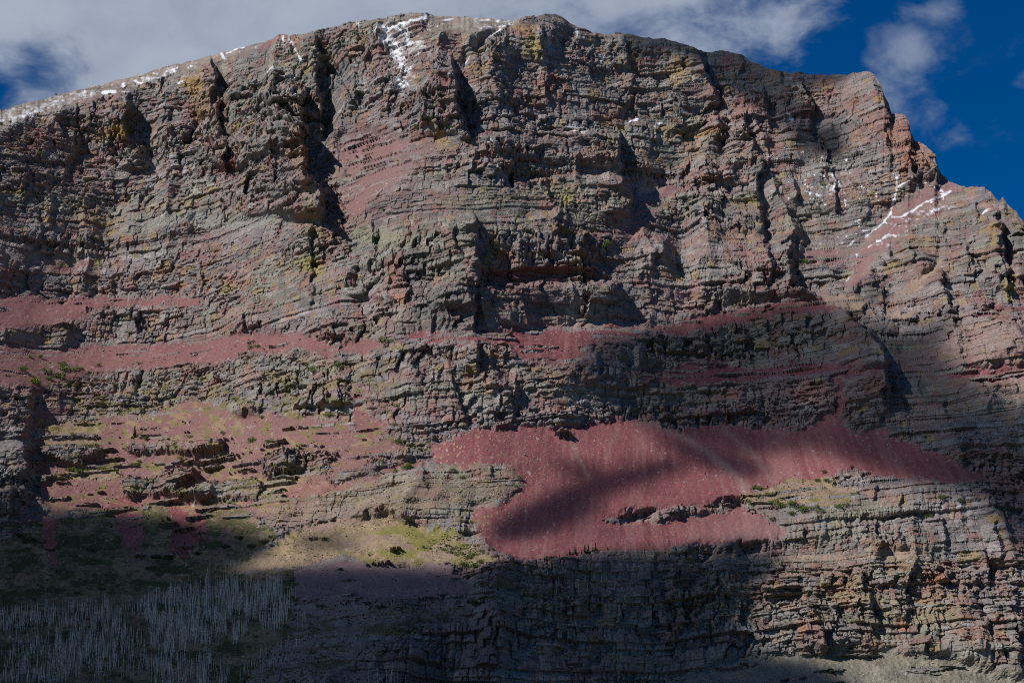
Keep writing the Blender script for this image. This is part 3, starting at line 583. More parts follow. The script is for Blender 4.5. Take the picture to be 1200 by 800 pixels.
# snow
SNOW = np.zeros((CH, CW), np.float32)
def sn_line(poly, w, s=1.0):
    global SNOW
    P = np.array(poly); x0 = max(int(P[:,0].min()-25-CX0), 0); x1 = int(P[:,0].max()+25-CX0); y0 = max(int(P[:,1].min()-25-CY0), 0); y1 = int(P[:,1].max()+25-CY0)
    d, _ = seg_dist(gx[y0:y1, x0:x1], gy[y0:y1, x0:x1], poly)
    SNOW[y0:y1, x0:x1] = np.maximum(SNOW[y0:y1, x0:x1], s*np.exp(-(d/(w*(0.72 if w < 4 else 1)))**2))
for a in (([(500,23),(485,30),(465,35),(448,37)], 3.6, 1.1), ([(450,38),(452,48),(460,56),(466,62)], 11, .66), ([(450,40),(456,52),(464,58)], 2.5, .9), ([(466,65),(470,80),(475,95),(472,108)], 11, .66), ([(468,68),(471,85),(474,95)], 2.4, .85), ([(460,35),(480,50),(490,62)], 12, .5),
          ([(420,30),(440,38)], 3, .7), ([(470,55),(490,55)], 5, .6), ([(121,109),(135,109)], 2.8, 1.3), ([(143,102),(146,99)], 2.5, 1.2), ([(158,95),(166,98)], 2.6, 1.2), ([(146,112),(153,113)], 2, 1),
          ([(259,62),(262,68)], 2.2, 1.2), ([(265,62),(285,55)], 1.8, .9), ([(332,44),(332,52)], 1.5, 1), ([(338,46),(346,56),(352,66)], 1.7, 1), ([(310,85),(322,83)], 1.8, .9), ([(325,90),(348,84)], 1.8, .7),
          ([(208,98),(214,94)], 1.6, .9), ([(530,22),(520,24)], 2, .9), ([(550,24),(596,26)], 1.8, .7), ([(560,33),(592,33)], 1.6, .8), ([(575,45),(590,33)], 2, .9), ([(540,83),(550,70)], 1.4, .9),
          ([(675,33),(677,42)], 1.7, 1.1), ([(684,43),(687,43)], 1.8, 1.1), ([(658,25),(659,28)], 1.6, .9), ([(704,74),(707,66)], 1.8, 1.1), ([(690,97),(688,106)], 1.8, .9), ([(665,152),(676,151)], 2.2, 1.2),
          ([(662,157),(686,157)], 1.5, .9), ([(660,164),(674,165)], 1.5, .9), ([(731,144),(748,139)], 2, 1.2), ([(774,136),(803,133)], 1.4, 1), ([(766,146),(779,143)], 1.4, 1), ([(768,156),(774,155)], 1.6, 1.1), ([(673,136),(674,132)], 1.6, .9),
          ([(864,164),(867,163)], 2, 1), ([(873,158),(877,152)], 1.5, .8), ([(850,152),(856,156)], 1.5, .8), ([(572,168),(577,171)], 1.5, .9), ([(580,178),(583,177)], 1.4, .9), ([(568,188),(572,189)], 1.4, .9),
          ([(1049,209),(1050,221),(1046,238),(1044,250)], 1.6, .95), ([(1049,222),(1070,212)], 1.6, .9), ([(1044,250),(1034,262),(1016,274)], 1.9, 1.0), ([(1003,279),(993,288)], 1.8, .95), ([(1046,254),(1056,254),(1070,247),(1085,237),(1098,232),(1114,225)], 1.8, 1.0), ([(1060,262),(1110,238)], 9, .34), ([(1030,285),(1060,265)], 7, .36),
          ([(1050,262),(1040,275),(1018,290)], 1.9, .75), ([(1010,292),(1004,302)], 1.8, .6), ([(1000,320),(992,328)], 1.5, .7), ([(975,205),(985,222)], 2.5, .75), ([(975,180),(980,195)], 2.5, .6), ([(940,228),(962,233)], 2, .6),
          ([(1065,228),(1080,220)], 2, .6), ([(1085,250),(1110,240)], 2.5, .5), ([(1150,252),(1158,246)], 1.8, .8), ([(1095,268),(1080,278)], 2, .55), ([(920,135),(928,140)], 3, .7), ([(955,165),(960,170)], 2, .0), ([(990,225),(990,238)], 2, .55), ([(1015,220),(1025,240)], 2, .5),
          ([(0,142),(20,135),(45,128)], 9, .50), ([(50,124),(110,108)], 7, .46), ([(170,95),(200,84)], 6, .42), ([(560,97),(590,120)], 0.1, 0), ([(700,165),(690,175)], 1.4, .6), ([(760,175),(765,190)], 1.6, .55)):
    sn_line(*a)
bowl = blur(raster([(890,165),(960,185),(1060,205),(1110,225),(1060,280),(1000,300),(960,240),(900,230)]), 10)
SNZ = fbm(PX/4.2, PY/2.8, 3, 271); sval = samp(SNOW, PX+GN2*1.2, PY+GN2) + 0.62*SNZ
SN = (sval + 0.16*(hsh(np.arange(NR)[:, None], np.arange(NU)[None, :], 37)-0.5) > 0.70)
SN |= (samp(bowl, PX, PY) > 0.3) & (fbm(PX/5, PY/3.5, 3, 261) + 0.35*fbm(PX/30, PY/20, 2, 263) > 0.62)
SN |= (KV == 8) & (fbm(PX/4, PY/2.2, 3, 265) + 0.35*fbm(PX/40, PY/20, 2, 267) > 0.60)
dust = sstep(0.30, 0.60, sval)*0.55*(~SN); C = mixc(C, (.56,.58,.62), dust)
C[SN] = (.58, .60, .64); C[SN] *= (1+0.25*NE[SN])[:, None]

# ------------------------------------------------------------------ materials
def nodes(mat):
    mat.use_nodes = True; nt = mat.node_tree; nt.nodes.clear()
    o = nt.nodes.new('ShaderNodeOutputMaterial'); p = nt.nodes.new('ShaderNodeBsdfPrincipled'); nt.links.new(p.outputs[0], o.inputs[0])
    return nt, p
def ground_material(name, nscale, contrast, bump, rough=0.95):
    m = bpy.data.materials.new(name); nt, p = nodes(m); N = nt.nodes; L = nt.links
    at = N.new('ShaderNodeAttribute'); at.attribute_name = 'base_colour'
    geo = N.new('ShaderNodeNewGeometry')
    n = N.new('ShaderNodeTexNoise'); n.inputs['Scale'].default_value = nscale; n.inputs['Detail'].default_value = 6; n.inputs['Roughness'].default_value = 0.65
    L.new(geo.outputs['Position'], n.inputs['Vector'])
    mr = N.new('ShaderNodeMapRange'); L.new(n.outputs['Fac'], mr.inputs[0])
    mr.inputs[1].default_value = 0.25; mr.inputs[2].default_value = 0.75; mr.inputs[3].default_value = 1-contrast; mr.inputs[4].default_value = 1+contrast
    mul = N.new('ShaderNodeVectorMath'); mul.operation = 'SCALE'; L.new(at.outputs['Color'], mul.inputs[0]); L.new(mr.outputs[0], mul.inputs['Scale'])
    L.new(mul.outputs[0], p.inputs['Base Color'])
    p.inputs['Roughness'].default_value = rough; p.inputs['Specular IOR Level'].default_value = 0.2
    b = N.new('ShaderNodeBump'); b.inputs['Strength'].default_value = bump; b.inputs['Distance'].default_value = 1.8
    L.new(n.outputs['Fac'], b.inputs['Height']); L.new(b.outputs[0], p.inputs['Normal'])
    return m
M_ROCK = ground_material('bedded_rock', 0.6, 0.34, 1.0)
M_SCREE = ground_material('loose_scree', 0.9, 0.22, 0.45)
M_GRASS = ground_material('mountain_grass', 0.7, 0.3, 0.7)
M_SNOW = ground_material('snow', 0.3, 0.04, 0.2, 0.7)
def plain_material(name, c, c2, scale, rough=0.9):
    m = bpy.data.materials.new(name); nt, p = nodes(m); N = nt.nodes; L = nt.links
    geo = N.new('ShaderNodeNewGeometry'); n = N.new('ShaderNodeTexNoise'); n.inputs['Scale'].default_value = scale; n.inputs['Detail'].default_value = 4
    L.new(geo.outputs['Position'], n.inputs['Vector'])
    r = N.new('ShaderNodeValToRGB'); r.color_ramp.elements[0].position = 0.35; r.color_ramp.elements[1].position = 0.65
    r.color_ramp.elements[0].color = (*c, 1); r.color_ramp.elements[1].color = (*c2, 1)
    L.new(n.outputs['Fac'], r.inputs[0]); L.new(r.outputs[0], p.inputs['Base Color']); p.inputs['Roughness'].default_value = rough
    p.inputs['Specular IOR Level'].default_value = 0.2
    return m
M_DEAD = plain_material('weathered_dead_wood', (.44,.39,.33), (.82,.74,.64), 0.4)
M_LEAF = plain_material('shrub_leaves', (.055,.085,.022), (.13,.165,.040), 0.35)
M_LEAF2 = plain_material('yellow_green_leaves', (.110,.125,.028), (.20,.185,.045), 0.35)
M_NEEDLE = plain_material('fir_needles', (.022,.034,.016), (.055,.072,.028), 0.5)
M_BARK = plain_material('bark', (.06,.045,.035), (.11,.09,.07), 0.8)
M_STONE = plain_material('grey_stone', (.20,.19,.185), (.33,.31,.29), 0.4)
M_STONE2 = plain_material('red_stone', (.24,.12,.11), (.33,.20,.18), 0.4)
M_PALE = plain_material('pale_stone_and_tufts', (.33,.25,.15), (.42,.34,.26), 0.3)

# ------------------------------------------------------------------ the mountain, split into cliffs, scree, grass and snow
def mesh_np(name, V, F, smooth=False):
    me = bpy.data.meshes.new(name); nv, nf, k = len(V), len(F), F.shape[1]
    me.vertices.add(nv); me.vertices.foreach_set('co', np.ascontiguousarray(V, np.float32).ravel())
    me.loops.add(nf*k); me.loops.foreach_set('vertex_index', np.ascontiguousarray(F, np.int32).ravel())
    me.polygons.add(nf); me.polygons.foreach_set('loop_start', np.arange(0, nf*k, k, dtype=np.int32))
    me.polygons.foreach_set('loop_total', np.full(nf, k, np.int32))
    me.polygons.foreach_set('use_smooth', np.full(nf, smooth, bool))
    me.update(calc_edges=True); return me
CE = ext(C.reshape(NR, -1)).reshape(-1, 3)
VV = np.stack([GX, GY, GZ], -1).reshape(-1, 3)
NRT = NR + NB
CEh = ext(CL); 
idx = np.arange(NRT*NU).reshape(NRT, NU)
Q = np.stack([idx[:-1, :-1], idx[:-1, 1:], idx[1:, 1:], idx[1:, :-1]], -1).reshape(-1, 4)
fz = ext(ZIDV)[:-1, :-1].astype(np.int32)
fpx = ext(PX)[:-1, :-1]; fpy = ext(PY)[:-1, :-1]
fsn = ext(SN)[:-1, :-1]
# cliff bands, told apart by the ledges between them
b1 = np.interp(fpx, [-140,0,235,330,420,480,720,800,930,1030,1110,1340], [352,350,352,388,398,394,384,376,348,395,372,372])
b2 = np.interp(fpx, [-140,0,60,400,470,560,740,1040,1200,1340], [430,430,440,418,405,405,430,440,455,460])
b3 = np.interp(fpx, [-140,0,150,420,500,750,1000,1160,1340], [480,480,500,520,520,495,500,560,600])
b4 = np.interp(fpx, [-140,0,260,350,560,900,1000,1200,1340], [600,600,640,690,668,645,648,655,660])
band = 300 + (fpy > b1) + (fpy > b2) + (fpy > b3) + (fpy > b4)
band = np.where((band == 300) & (fpx > 985) & (fpy > np.interp(fpx, [985,1110,1200], [300,215,255])), 305, band)
fid = np.where(fz == 0, band, fz)
fid = np.where(fsn, 400, fid)
mountain = bpy.data.objects.new('mountain', None); COL.objects.link(mountain); mountain.location = (0, 1900, 130)
mountain['kind'] = 'structure'; mountain['label'] = 'layered mountain face of grey cliffs and red scree terraces'; mountain['category'] = 'mountain'
NAMES = {300: ('cliff_band', 'tall main cliff of grey and rust beds under the summit'), 301: ('cliff_band', 'low fluted grey cliff between two red scree terraces'), 302: ('cliff_band', 'broken grey cliff above the red scree fan'),
         303: ('cliff_band', 'stepped slabs and ledges beside the red scree fan'), 304: ('cliff_band', 'lowest cliff of dark stacked beds'), 305: ('cliff_band', 'rounded rocky shoulder beside the snow streaked chute'), 400: ('snow_patch', 'thin patches and streaks of old snow')}
for k, z in enumerate(ZONES): NAMES[k+1] = (z[0], z[3])
NAMES[90] = ('scree_slope', 'mixed red debris, grass and slabs under the broken cliff')
for k in range(len(OUTCROPS)): NAMES[100+k] = ('rock_outcrop', None)
NAMES[100+12] = ('rock_pillar', 'tall dark rock pillar beside the red chute')
flat = fid.reshape(-1)
order = np.argsort(flat, kind='stable'); sf = flat[order]; st = np.flatnonzero(np.r_[True, sf[1:] != sf[:-1]]); en = np.r_[st[1:], len(sf)]
ORIG = np.array([0, 1900, 130], np.float32)
for a, b in zip(st, en):
    zid = int(sf[a]); fs_ = Q[order[a:b]]
    if b-a < 30: zid_name = ('rock_outcrop', None)
    u, inv = np.unique(fs_, return_inverse=True)
    nm, lab = NAMES.get(zid, ('rock_outcrop', None))
    kind = ZK[zid] if zid < 100 else 0
    me = mesh_np(nm, VV[u]-ORIG, inv.reshape(-1, 4), smooth=(kind in (1, 2, 3, 5, 6) or zid == 400))
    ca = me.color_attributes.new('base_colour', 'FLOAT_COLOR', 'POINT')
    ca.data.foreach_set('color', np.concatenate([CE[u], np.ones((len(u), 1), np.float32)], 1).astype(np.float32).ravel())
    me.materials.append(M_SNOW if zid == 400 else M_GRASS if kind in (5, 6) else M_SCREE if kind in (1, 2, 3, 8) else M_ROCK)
    o = bpy.data.objects.new(nm, me); COL.objects.link(o); o.parent = mountain
    if lab: o['label'] = lab
    if zid == 400: o['kind'] = 'stuff'
# valley floor from the foot of the mountain back past the camera
me_v = np.vstack([FX[0][None], np.array(FX[1:]), Xf[0][None]]); vy = np.vstack([np.array(FY), Yf[0][None]]); vz = np.vstack([np.array(FZ), Zf[0][None]])
sel = np.unique(np.r_[0:NU:12, NU-1])
vf = np.stack([me_v[:, sel], vy[:, sel], vz[:, sel]-np.r_[[2.0]*len(FX), 0][:, None]], -1); nr, ncol = vf.shape[:2]
ii = np.arange(nr*ncol).reshape(nr, ncol)
mv = mesh_np('valley_ground', vf.reshape(-1, 3), np.stack([ii[:-1, :-1], ii[:-1, 1:], ii[1:, 1:], ii[1:, :-1]], -1).reshape(-1, 4), True)
mv.materials.append(plain_material('valley_turf', (.07,.075,.035), (.11,.10,.05), 0.02))
vg = bpy.data.objects.new('valley_ground', mv); COL.objects.link(vg); vg['kind'] = 'structure'; vg['label'] = 'grassy valley ground below the mountain'

# ------------------------------------------------------------------ clouds off to the left that shade parts of the face
SHADE = np.zeros((CH, CW), np.float32)
def shade(poly, od, b, sub=False):
    global SHADE
    m = blur(raster(poly), b)*od
    SHADE = np.maximum(SHADE - m, 0) if sub else np.maximum(SHADE, m)
shade([(-140,600),(0,602),(60,600),(120,603),(200,609),(280,621),(310,634),(325,643),(300,654),(255,668),(300,671),(350,667),(400,664),(480,666),(560,670),(600,662),(650,659),(700,653),(760,650),(850,643),(900,647),(915,657),(890,680),(880,720),(870,760),(900,770),(960,778),(1000,800),(1010,920),(-140,920)], 3.2, 5)
shade([(345,628),(400,624),(422,636),(400,645),(350,645)], 1.2, 5)
shade([(690,398),(740,390),(800,380),(850,370),(900,356),(930,350),(975,358),(1020,378),(1060,388),(1108,374),(1118,382),(1100,400),(1115,430),(1140,450),(1160,472),(1200,478),(1340,484),(1340,640),(1200,650),(1185,605),(1150,580),(1080,568),(1030,548),(990,540),(960,525),(900,530),(870,535),(830,525),(790,515),(760,500),(730,488),(690,470),(670,440)], 1.9, 8)
shade([(925,455),(960,455),(975,475),(960,490),(930,488)], 1.1, 9, True)
shade([(640,470),(700,470),(760,485),(740,500),(640,500)], 0.8, 10, True)
shade([(850,465),(890,470),(890,490),(850,490)], 0.5, 8, True)
shade([(575,615),(620,590),(660,572),(700,562),(760,543),(810,535),(795,550),(740,567),(705,582),(700,600),(665,618),(610,632),(575,635)], 2.4, 4)
shade([(650,538),(700,545),(725,562),(690,570),(650,550)], 1.4, 6)
shade([(770,508),(830,518),(870,532),(900,548),(880,562),(830,548),(790,532)], 1.8, 4)
shade([(560,640),(620,648),(700,618),(740,622),(740,632),(690,632),(640,652),(580,662)], 0.5, 6)
shade([(735,40),(800,44),(815,50),(872,56),(900,70),(1000,80),(985,94),(930,108),(940,140),(985,146),(990,182),(950,188),(925,158),(905,135),(880,128),(850,108),(830,88),(800,66),(760,72),(738,72)], 1.9, 4)
shade([(-140,560),(20,560),(30,600),(-140,640)], 0.8, 8)
shade([(1000,335),(1040,330),(1050,345),(1010,360)], 0.9, 5)
shade([(1095,475),(1200,480),(1340,484),(1340,645),(1195,648),(1150,588),(1090,562)], 2.5, 9)
soft = samp(SHADE, PX, PY)
e3 = TO_SUN/np.linalg.norm(TO_SUN); e1 = np.cross([0, 0, 1.0], e3); e1 /= np.linalg.norm(e1); e2 = np.cross(e3, e1)
Pn = np.stack([Xf, Yf, Zf], -1)[::2, ::2].reshape(-1, 3)
qa = Pn@e1; qb = Pn@e2; qs = soft[::2, ::2].ravel()
CELL = 5.0
a0, b0 = qa.min()-30, qb.min()-30; na = int((qa.max()+30-a0)/CELL)+1; nb = int((qb.max()+30-b0)/CELL)+1
ia = ((qa-a0)/CELL).astype(int); ib = ((qb-b0)/CELL).astype(int)
num = np.bincount(ib*na+ia, qs, na*nb).reshape(nb, na); den = np.bincount(ib*na+ia, None, na*nb).reshape(nb, na)
od = np.where(den > 0, num/np.maximum(den, 1), 0); wgt = (den > 0).astype(np.float32)
for _ in range(40):                                            # grow into cells no ground point fell into
    if wgt.min() > 0: break
    n_ = blur((od*wgt).astype(np.float32), 0.9); d_ = blur(wgt, 0.9)
    od = np.where(wgt > 0, od, np.where(d_ > 1e-4, n_/np.maximum(d_, 1e-4), 0)); wgt = np.maximum(wgt, (d_ > 1e-4).astype(np.float32))
od = blur(od.astype(np.float32), 0.8)
od[:2] = 0; od[-2:] = 0; od[:, :2] = 0; od[:, -2:] = 0
SIGMA = 0.022
th = od/SIGMA
ca_, cb_ = np.meshgrid(a0+CELL*(np.arange(na)+0.5), b0+CELL*(np.arange(nb)+0.5))
mid = 60*fbm(ca_/160, cb_/160, 4, 401) + 2000
on = th > 0.35
fq = on[:-1, :-1] & on[:-1, 1:] & on[1:, 1:] & on[1:, :-1]
pos = lambda off: ca_[..., None]*e1 + cb_[..., None]*e2 + (mid+off)[..., None]*e3
thv = np.where(on, th, 0.0)
top = pos(0.6*thv).reshape(-1, 3); bot = pos(-0.4*thv-0.02).reshape(-1, 3)
gi = np.arange(na*nb).reshape(nb, na)
qd = np.stack([gi[:-1, :-1], gi[:-1, 1:], gi[1:, 1:], gi[1:, :-1]], -1)
fl = qd[fq]
# walls along the border of the cloud
edges = np.concatenate([fl[:, [0, 1]], fl[:, [1, 2]], fl[:, [2, 3]], fl[:, [3, 0]]])
key = np.sort(edges, 1); kk = key[:, 0]*(na*nb)+key[:, 1]; uq, inv_, cnt = np.unique(kk, return_inverse=True, return_counts=True)
be = edges[cnt[inv_] == 1]
n_ = na*nb
FA = np.concatenate([fl, fl[:, ::-1]+n_, np.stack([be[:, 1], be[:, 0], be[:, 0]+n_, be[:, 1]+n_], 1)])
VA = np.concatenate([top, bot]); u, inv = np.unique(FA, return_inverse=True)
cm = mesh_np('cloud', VA[u], inv.reshape(-1, 4), True)
mat = bpy.data.materials.new('cloud_vapour'); mat.use_nodes = True; nt = mat.node_tree; nt.nodes.clear()
o_ = nt.nodes.new('ShaderNodeOutputMaterial'); v_ = nt.nodes.new('ShaderNodeVolumePrincipled')
v_.inputs['Density'].default_value = SIGMA; v_.inputs['Color'].default_value = (0.95, 0.95, 0.97, 1); v_.inputs['Anisotropy'].default_value = 0.3
nt.links.new(v_.outputs[0], o_.inputs['Volume']); cm.materials.append(mat)
cloud = bpy.data.objects.new('cloud', cm); COL.objects.link(cloud); cloud['kind'] = 'stuff'; cloud['label'] = 'broken drifting cloud that shades parts of the mountain'

# ------------------------------------------------------------------ things on the mountain
def ground(px, py):
    c = int(np.clip(np.searchsorted(pxs, px), 1, NU-1)); colpy = PY[:, c]
    r = int(np.clip(np.searchsorted(-colpy, -py), 1, NR-1))
    return np.array([Xf[r, c], Yf[r, c], Zf[r, c]])
def mpp(p): return p[1]*KPX*1.0
def tag(o, label, cat, group=None):
    o['label'] = label; o['category'] = cat
    if group: o['group'] = group
R = random.Random(5)
def tube(V, F, pts, rads, n=5):
    base = len(V)
    for k, (p, r) in enumerate(zip(pts, rads)):
        for q in range(n):
            a = 2*math.pi*q/n; V.append((p[0]+r*math.cos(a), p[1]+r*math.sin(a), p[2]))
    for k in range(len(pts)-1):
        for q in range(n):
            F.append((base+k*n+q, base+k*n+(q+1) % n, base+(k+1)*n+(q+1) % n, base+(k+1)*n+q))
def dead_trunk_geo(rd, h=1.0):
    V = []; F = []; lx = rd.uniform(-.04, .04); ly = rd.uniform(-.04, .04)
    tube(V, F, [(0, 0, -.06), (lx*.3, ly*.3, .35), (lx*.7, ly*.6, .7), (lx, ly, 1.0)], [.0105, .0095, .007, .0025])
    for _ in range(rd.randint(5, 10)):
        z = rd.uniform(.3, .95); a = rd.uniform(0, 6.28); l = rd.uniform(.04, .13)*(1.15-z)
        b = len(V); x, y = lx*z, ly*z; dx, dy = math.cos(a)*l, math.sin(a)*l
        V += [(x, y, z-.008), (x+dx, y+dy, z+rd.uniform(-.03, .03)), (x, y, z+.010), (x-dy*.08, y+dx*.08, z)]
        F += [(b, b+1, b+2, b+3)]
    return V, F
def pymesh(name, V, F, mat):
    me = bpy.data.meshes.new(name); me.from_pydata(V, [], F); me.materials.append(mat); me.update(); return me
TRUNKS = [dead_trunk_geo(R) for _ in range(7)]
TM = [pymesh('dead_trunk', v, f, M_DEAD) for v, f in TRUNKS]
def in_poly(x, y, P):
    ins = False; n = len(P)
    for k in range(n):
        ax, ay = P[k]; bx, by = P[(k+1) % n]
        if (ay > y) != (by > y) and x < (bx-ax)*(y-ay)/(by-ay)+ax: ins = not ins
    return ins
STANDS = [  # polygon of the feet, number, height in m, label
 ([(118,728),(165,706),(175,775),(150,800),(110,800)], 190, 13, 'thin grey dead trunk between the two burnt stands'),
 ([(-30,738),(70,735),(130,725),(130,740),(60,752),(-30,768)], 110, 10, 'thin grey dead trunk between the two burnt stands'),
 ([(255,790),(330,765),(345,735),(352,705),(362,720),(345,770),(300,800)], 110, 10, 'thin grey dead trunk at the margin of the dense burnt stand'),
 ([(-30,722),(60,718),(130,710),(132,726),(70,737),(-30,740)], 560, 12, 'thin grey dead trunk in the upper row of the burnt stand'),
 ([(160,712),(200,698),(240,688),(290,684),(330,692),(346,704),(335,732),(270,752),(230,762),(170,772),(160,745)], 1900, 15, 'thin pale dead trunk in the dense burnt stand on the slope'),
 ([(10,765),(60,748),(90,738),(150,732),(156,760),(130,788),(60,800),(0,805)], 900, 13, 'thin grey dead trunk in the lowest burnt stand'),
 ([(165,775),(240,768),(272,792),(262,815),(180,815)], 430, 13, 'thin grey dead trunk in the lowest burnt stand'),
 ([(430,800),(482,800),(482,825),(430,825)], 34, 15, 'dead trunk standing before the lowest cliff'),
 ([(300,765),(345,758),(345,768),(300,775)], 12, 9, 'short dead trunk on the heath slope'),
 ([(645,680),(700,672),(738,692),(700,702),(652,698)], 60, 8, 'short bleached dead trunk on the ledge below the red fan'),
 ([(240,668),(280,662),(300,662),(250,676)], 22, 8, 'short bleached snag on the edge of the tan grass'),
 ([(770,640),(835,636),(835,640),(770,644)], 22, 6, 'short bleached snag along the foot of the red fan'),
 ([(915,600),(955,596),(955,602),(920,604)], 12, 6, 'grey bare snag among green bushes on the grassy shelf'),
]
cand = []
for P, n, h, lab in STANDS:
    xs = [p[0] for p in P]; ys = [p[1] for p in P]; k = 0
    while k < n:
        x = R.uniform(min(xs), max(xs)); y = R.uniform(min(ys), max(ys))
        wv = vnoise(np.array([x/9., x/9.+50]), np.array([y/9., y/9.]), 78)
        if not in_poly(x+wv[0]*9, y+wv[1]*5, P): continue
        if n > 100 and vnoise(np.array([x/8.]), np.array([y/9.]), 77)[0] < -0.48: 
            k += 0.25; continue
        g = ground(x, y); hh = h*(.4+.9*R.random()**.8)
        cand.append((hh/g[1]*(1 if 0 <= x <= 1200 and y < 800 else .3), x, y, g, hh, lab)); k += 1
cand.sort(key=lambda c: -c[0])
restV = []; restF = []
quota = {}
labs = set(c[5] for c in cand); small = [l for l in labs if 'short' in l or 'snag' in l or 'before' in l]
picked = [c for c in cand if c[5] in small]; picked += [c for c in cand if c[5] not in small][:300-len(picked)]
pk = set(id(c) for c in picked)
for c in cand:
    _, x, y, g, hh, lab = c; v = R.randrange(7); rz = R.uniform(0, 6.28)
    if id(c) in pk:
        o = bpy.data.objects.new('dead_tree', TM[v]); COL.objects.link(o)
        o.location = tuple(g); o.scale = (hh*.95, hh*.95, hh); o.rotation_euler = (R.gauss(0, .05), R.gauss(0, .05), rz)
        hr = hh/[q[2] for q in STANDS if q[3] == lab][0]; l2 = lab if lab.startswith('short') else ('tall ' if hr > 1.05 else 'low ' if hr < .75 else 'middling ') + lab
        tag(o, l2, 'dead tree', 'dead trees: '+l2)
    else:
        V, F = TRUNKS[v]; b = len(restV); cs, sn = math.cos(rz)*hh*.95, math.sin(rz)*hh*.95; lx, ly = R.uniform(-.05, .05), R.uniform(-.05, .05)
        restV += [(g[0]+vx*cs-vy*sn+lx*vz*hh, g[1]+vx*sn+vy*cs+ly*vz*hh, g[2]+vz*hh) for vx, vy, vz in V]
        restF += [tuple(b+q for q in f) for f in F]
o = bpy.data.objects.new('dead_forest', pymesh('dead_forest', restV, restF, M_DEAD)); COL.objects.link(o)
o['kind'] = 'stuff'; tag(o, 'thicket of grey dead trunks filling the burnt stands', 'dead forest')

# shrubs: clumps of small leaf faces
def shrub_geo(rd, n=420, flatness=.62):
    V = []; F = []
    lobes = [(rd.uniform(-.7, .7), rd.uniform(-.5, .5), rd.uniform(0, .3), rd.uniform(.3, .55)) for _ in range(7)]
    for _ in range(n):
        lx, ly, lz, lr = rd.choice(lobes)
        u = rd.uniform(-1, 1); a = rd.uniform(0, 6.28); r = lr*rd.uniform(.55, 1.05); q = math.sqrt(1-u*u)
        c = (lx+r*q*math.cos(a), ly+r*q*math.sin(a), max(-.08, (lz+r*u*1.0)*flatness+.12))
        s = rd.uniform(.05, .11); d1 = [rd.gauss(0, 1) for _ in range(3)]; d2 = [rd.gauss(0, 1) for _ in range(3)]
        l1 = math.sqrt(sum(t*t for t in d1)); l2 = math.sqrt(sum(t*t for t in d2)); b = len(V)
        V += [tuple(c[k]-s*d1[k]/l1 for k in range(3)), tuple(c[k]+s*.6*d2[k]/l2 for k in range(3)), tuple(c[k]+s*d1[k]/l1 for k in range(3)), tuple(c[k]-s*.6*d2[k]/l2 for k in range(3))]
        F.append((b, b+1, b+2, b+3))
    return V, F
SHR = [pymesh('shrub', *shrub_geo(R), M_LEAF) for _ in range(5)]
SHY = [pymesh('shrub', *shrub_geo(R), M_LEAF2) for _ in range(3)]
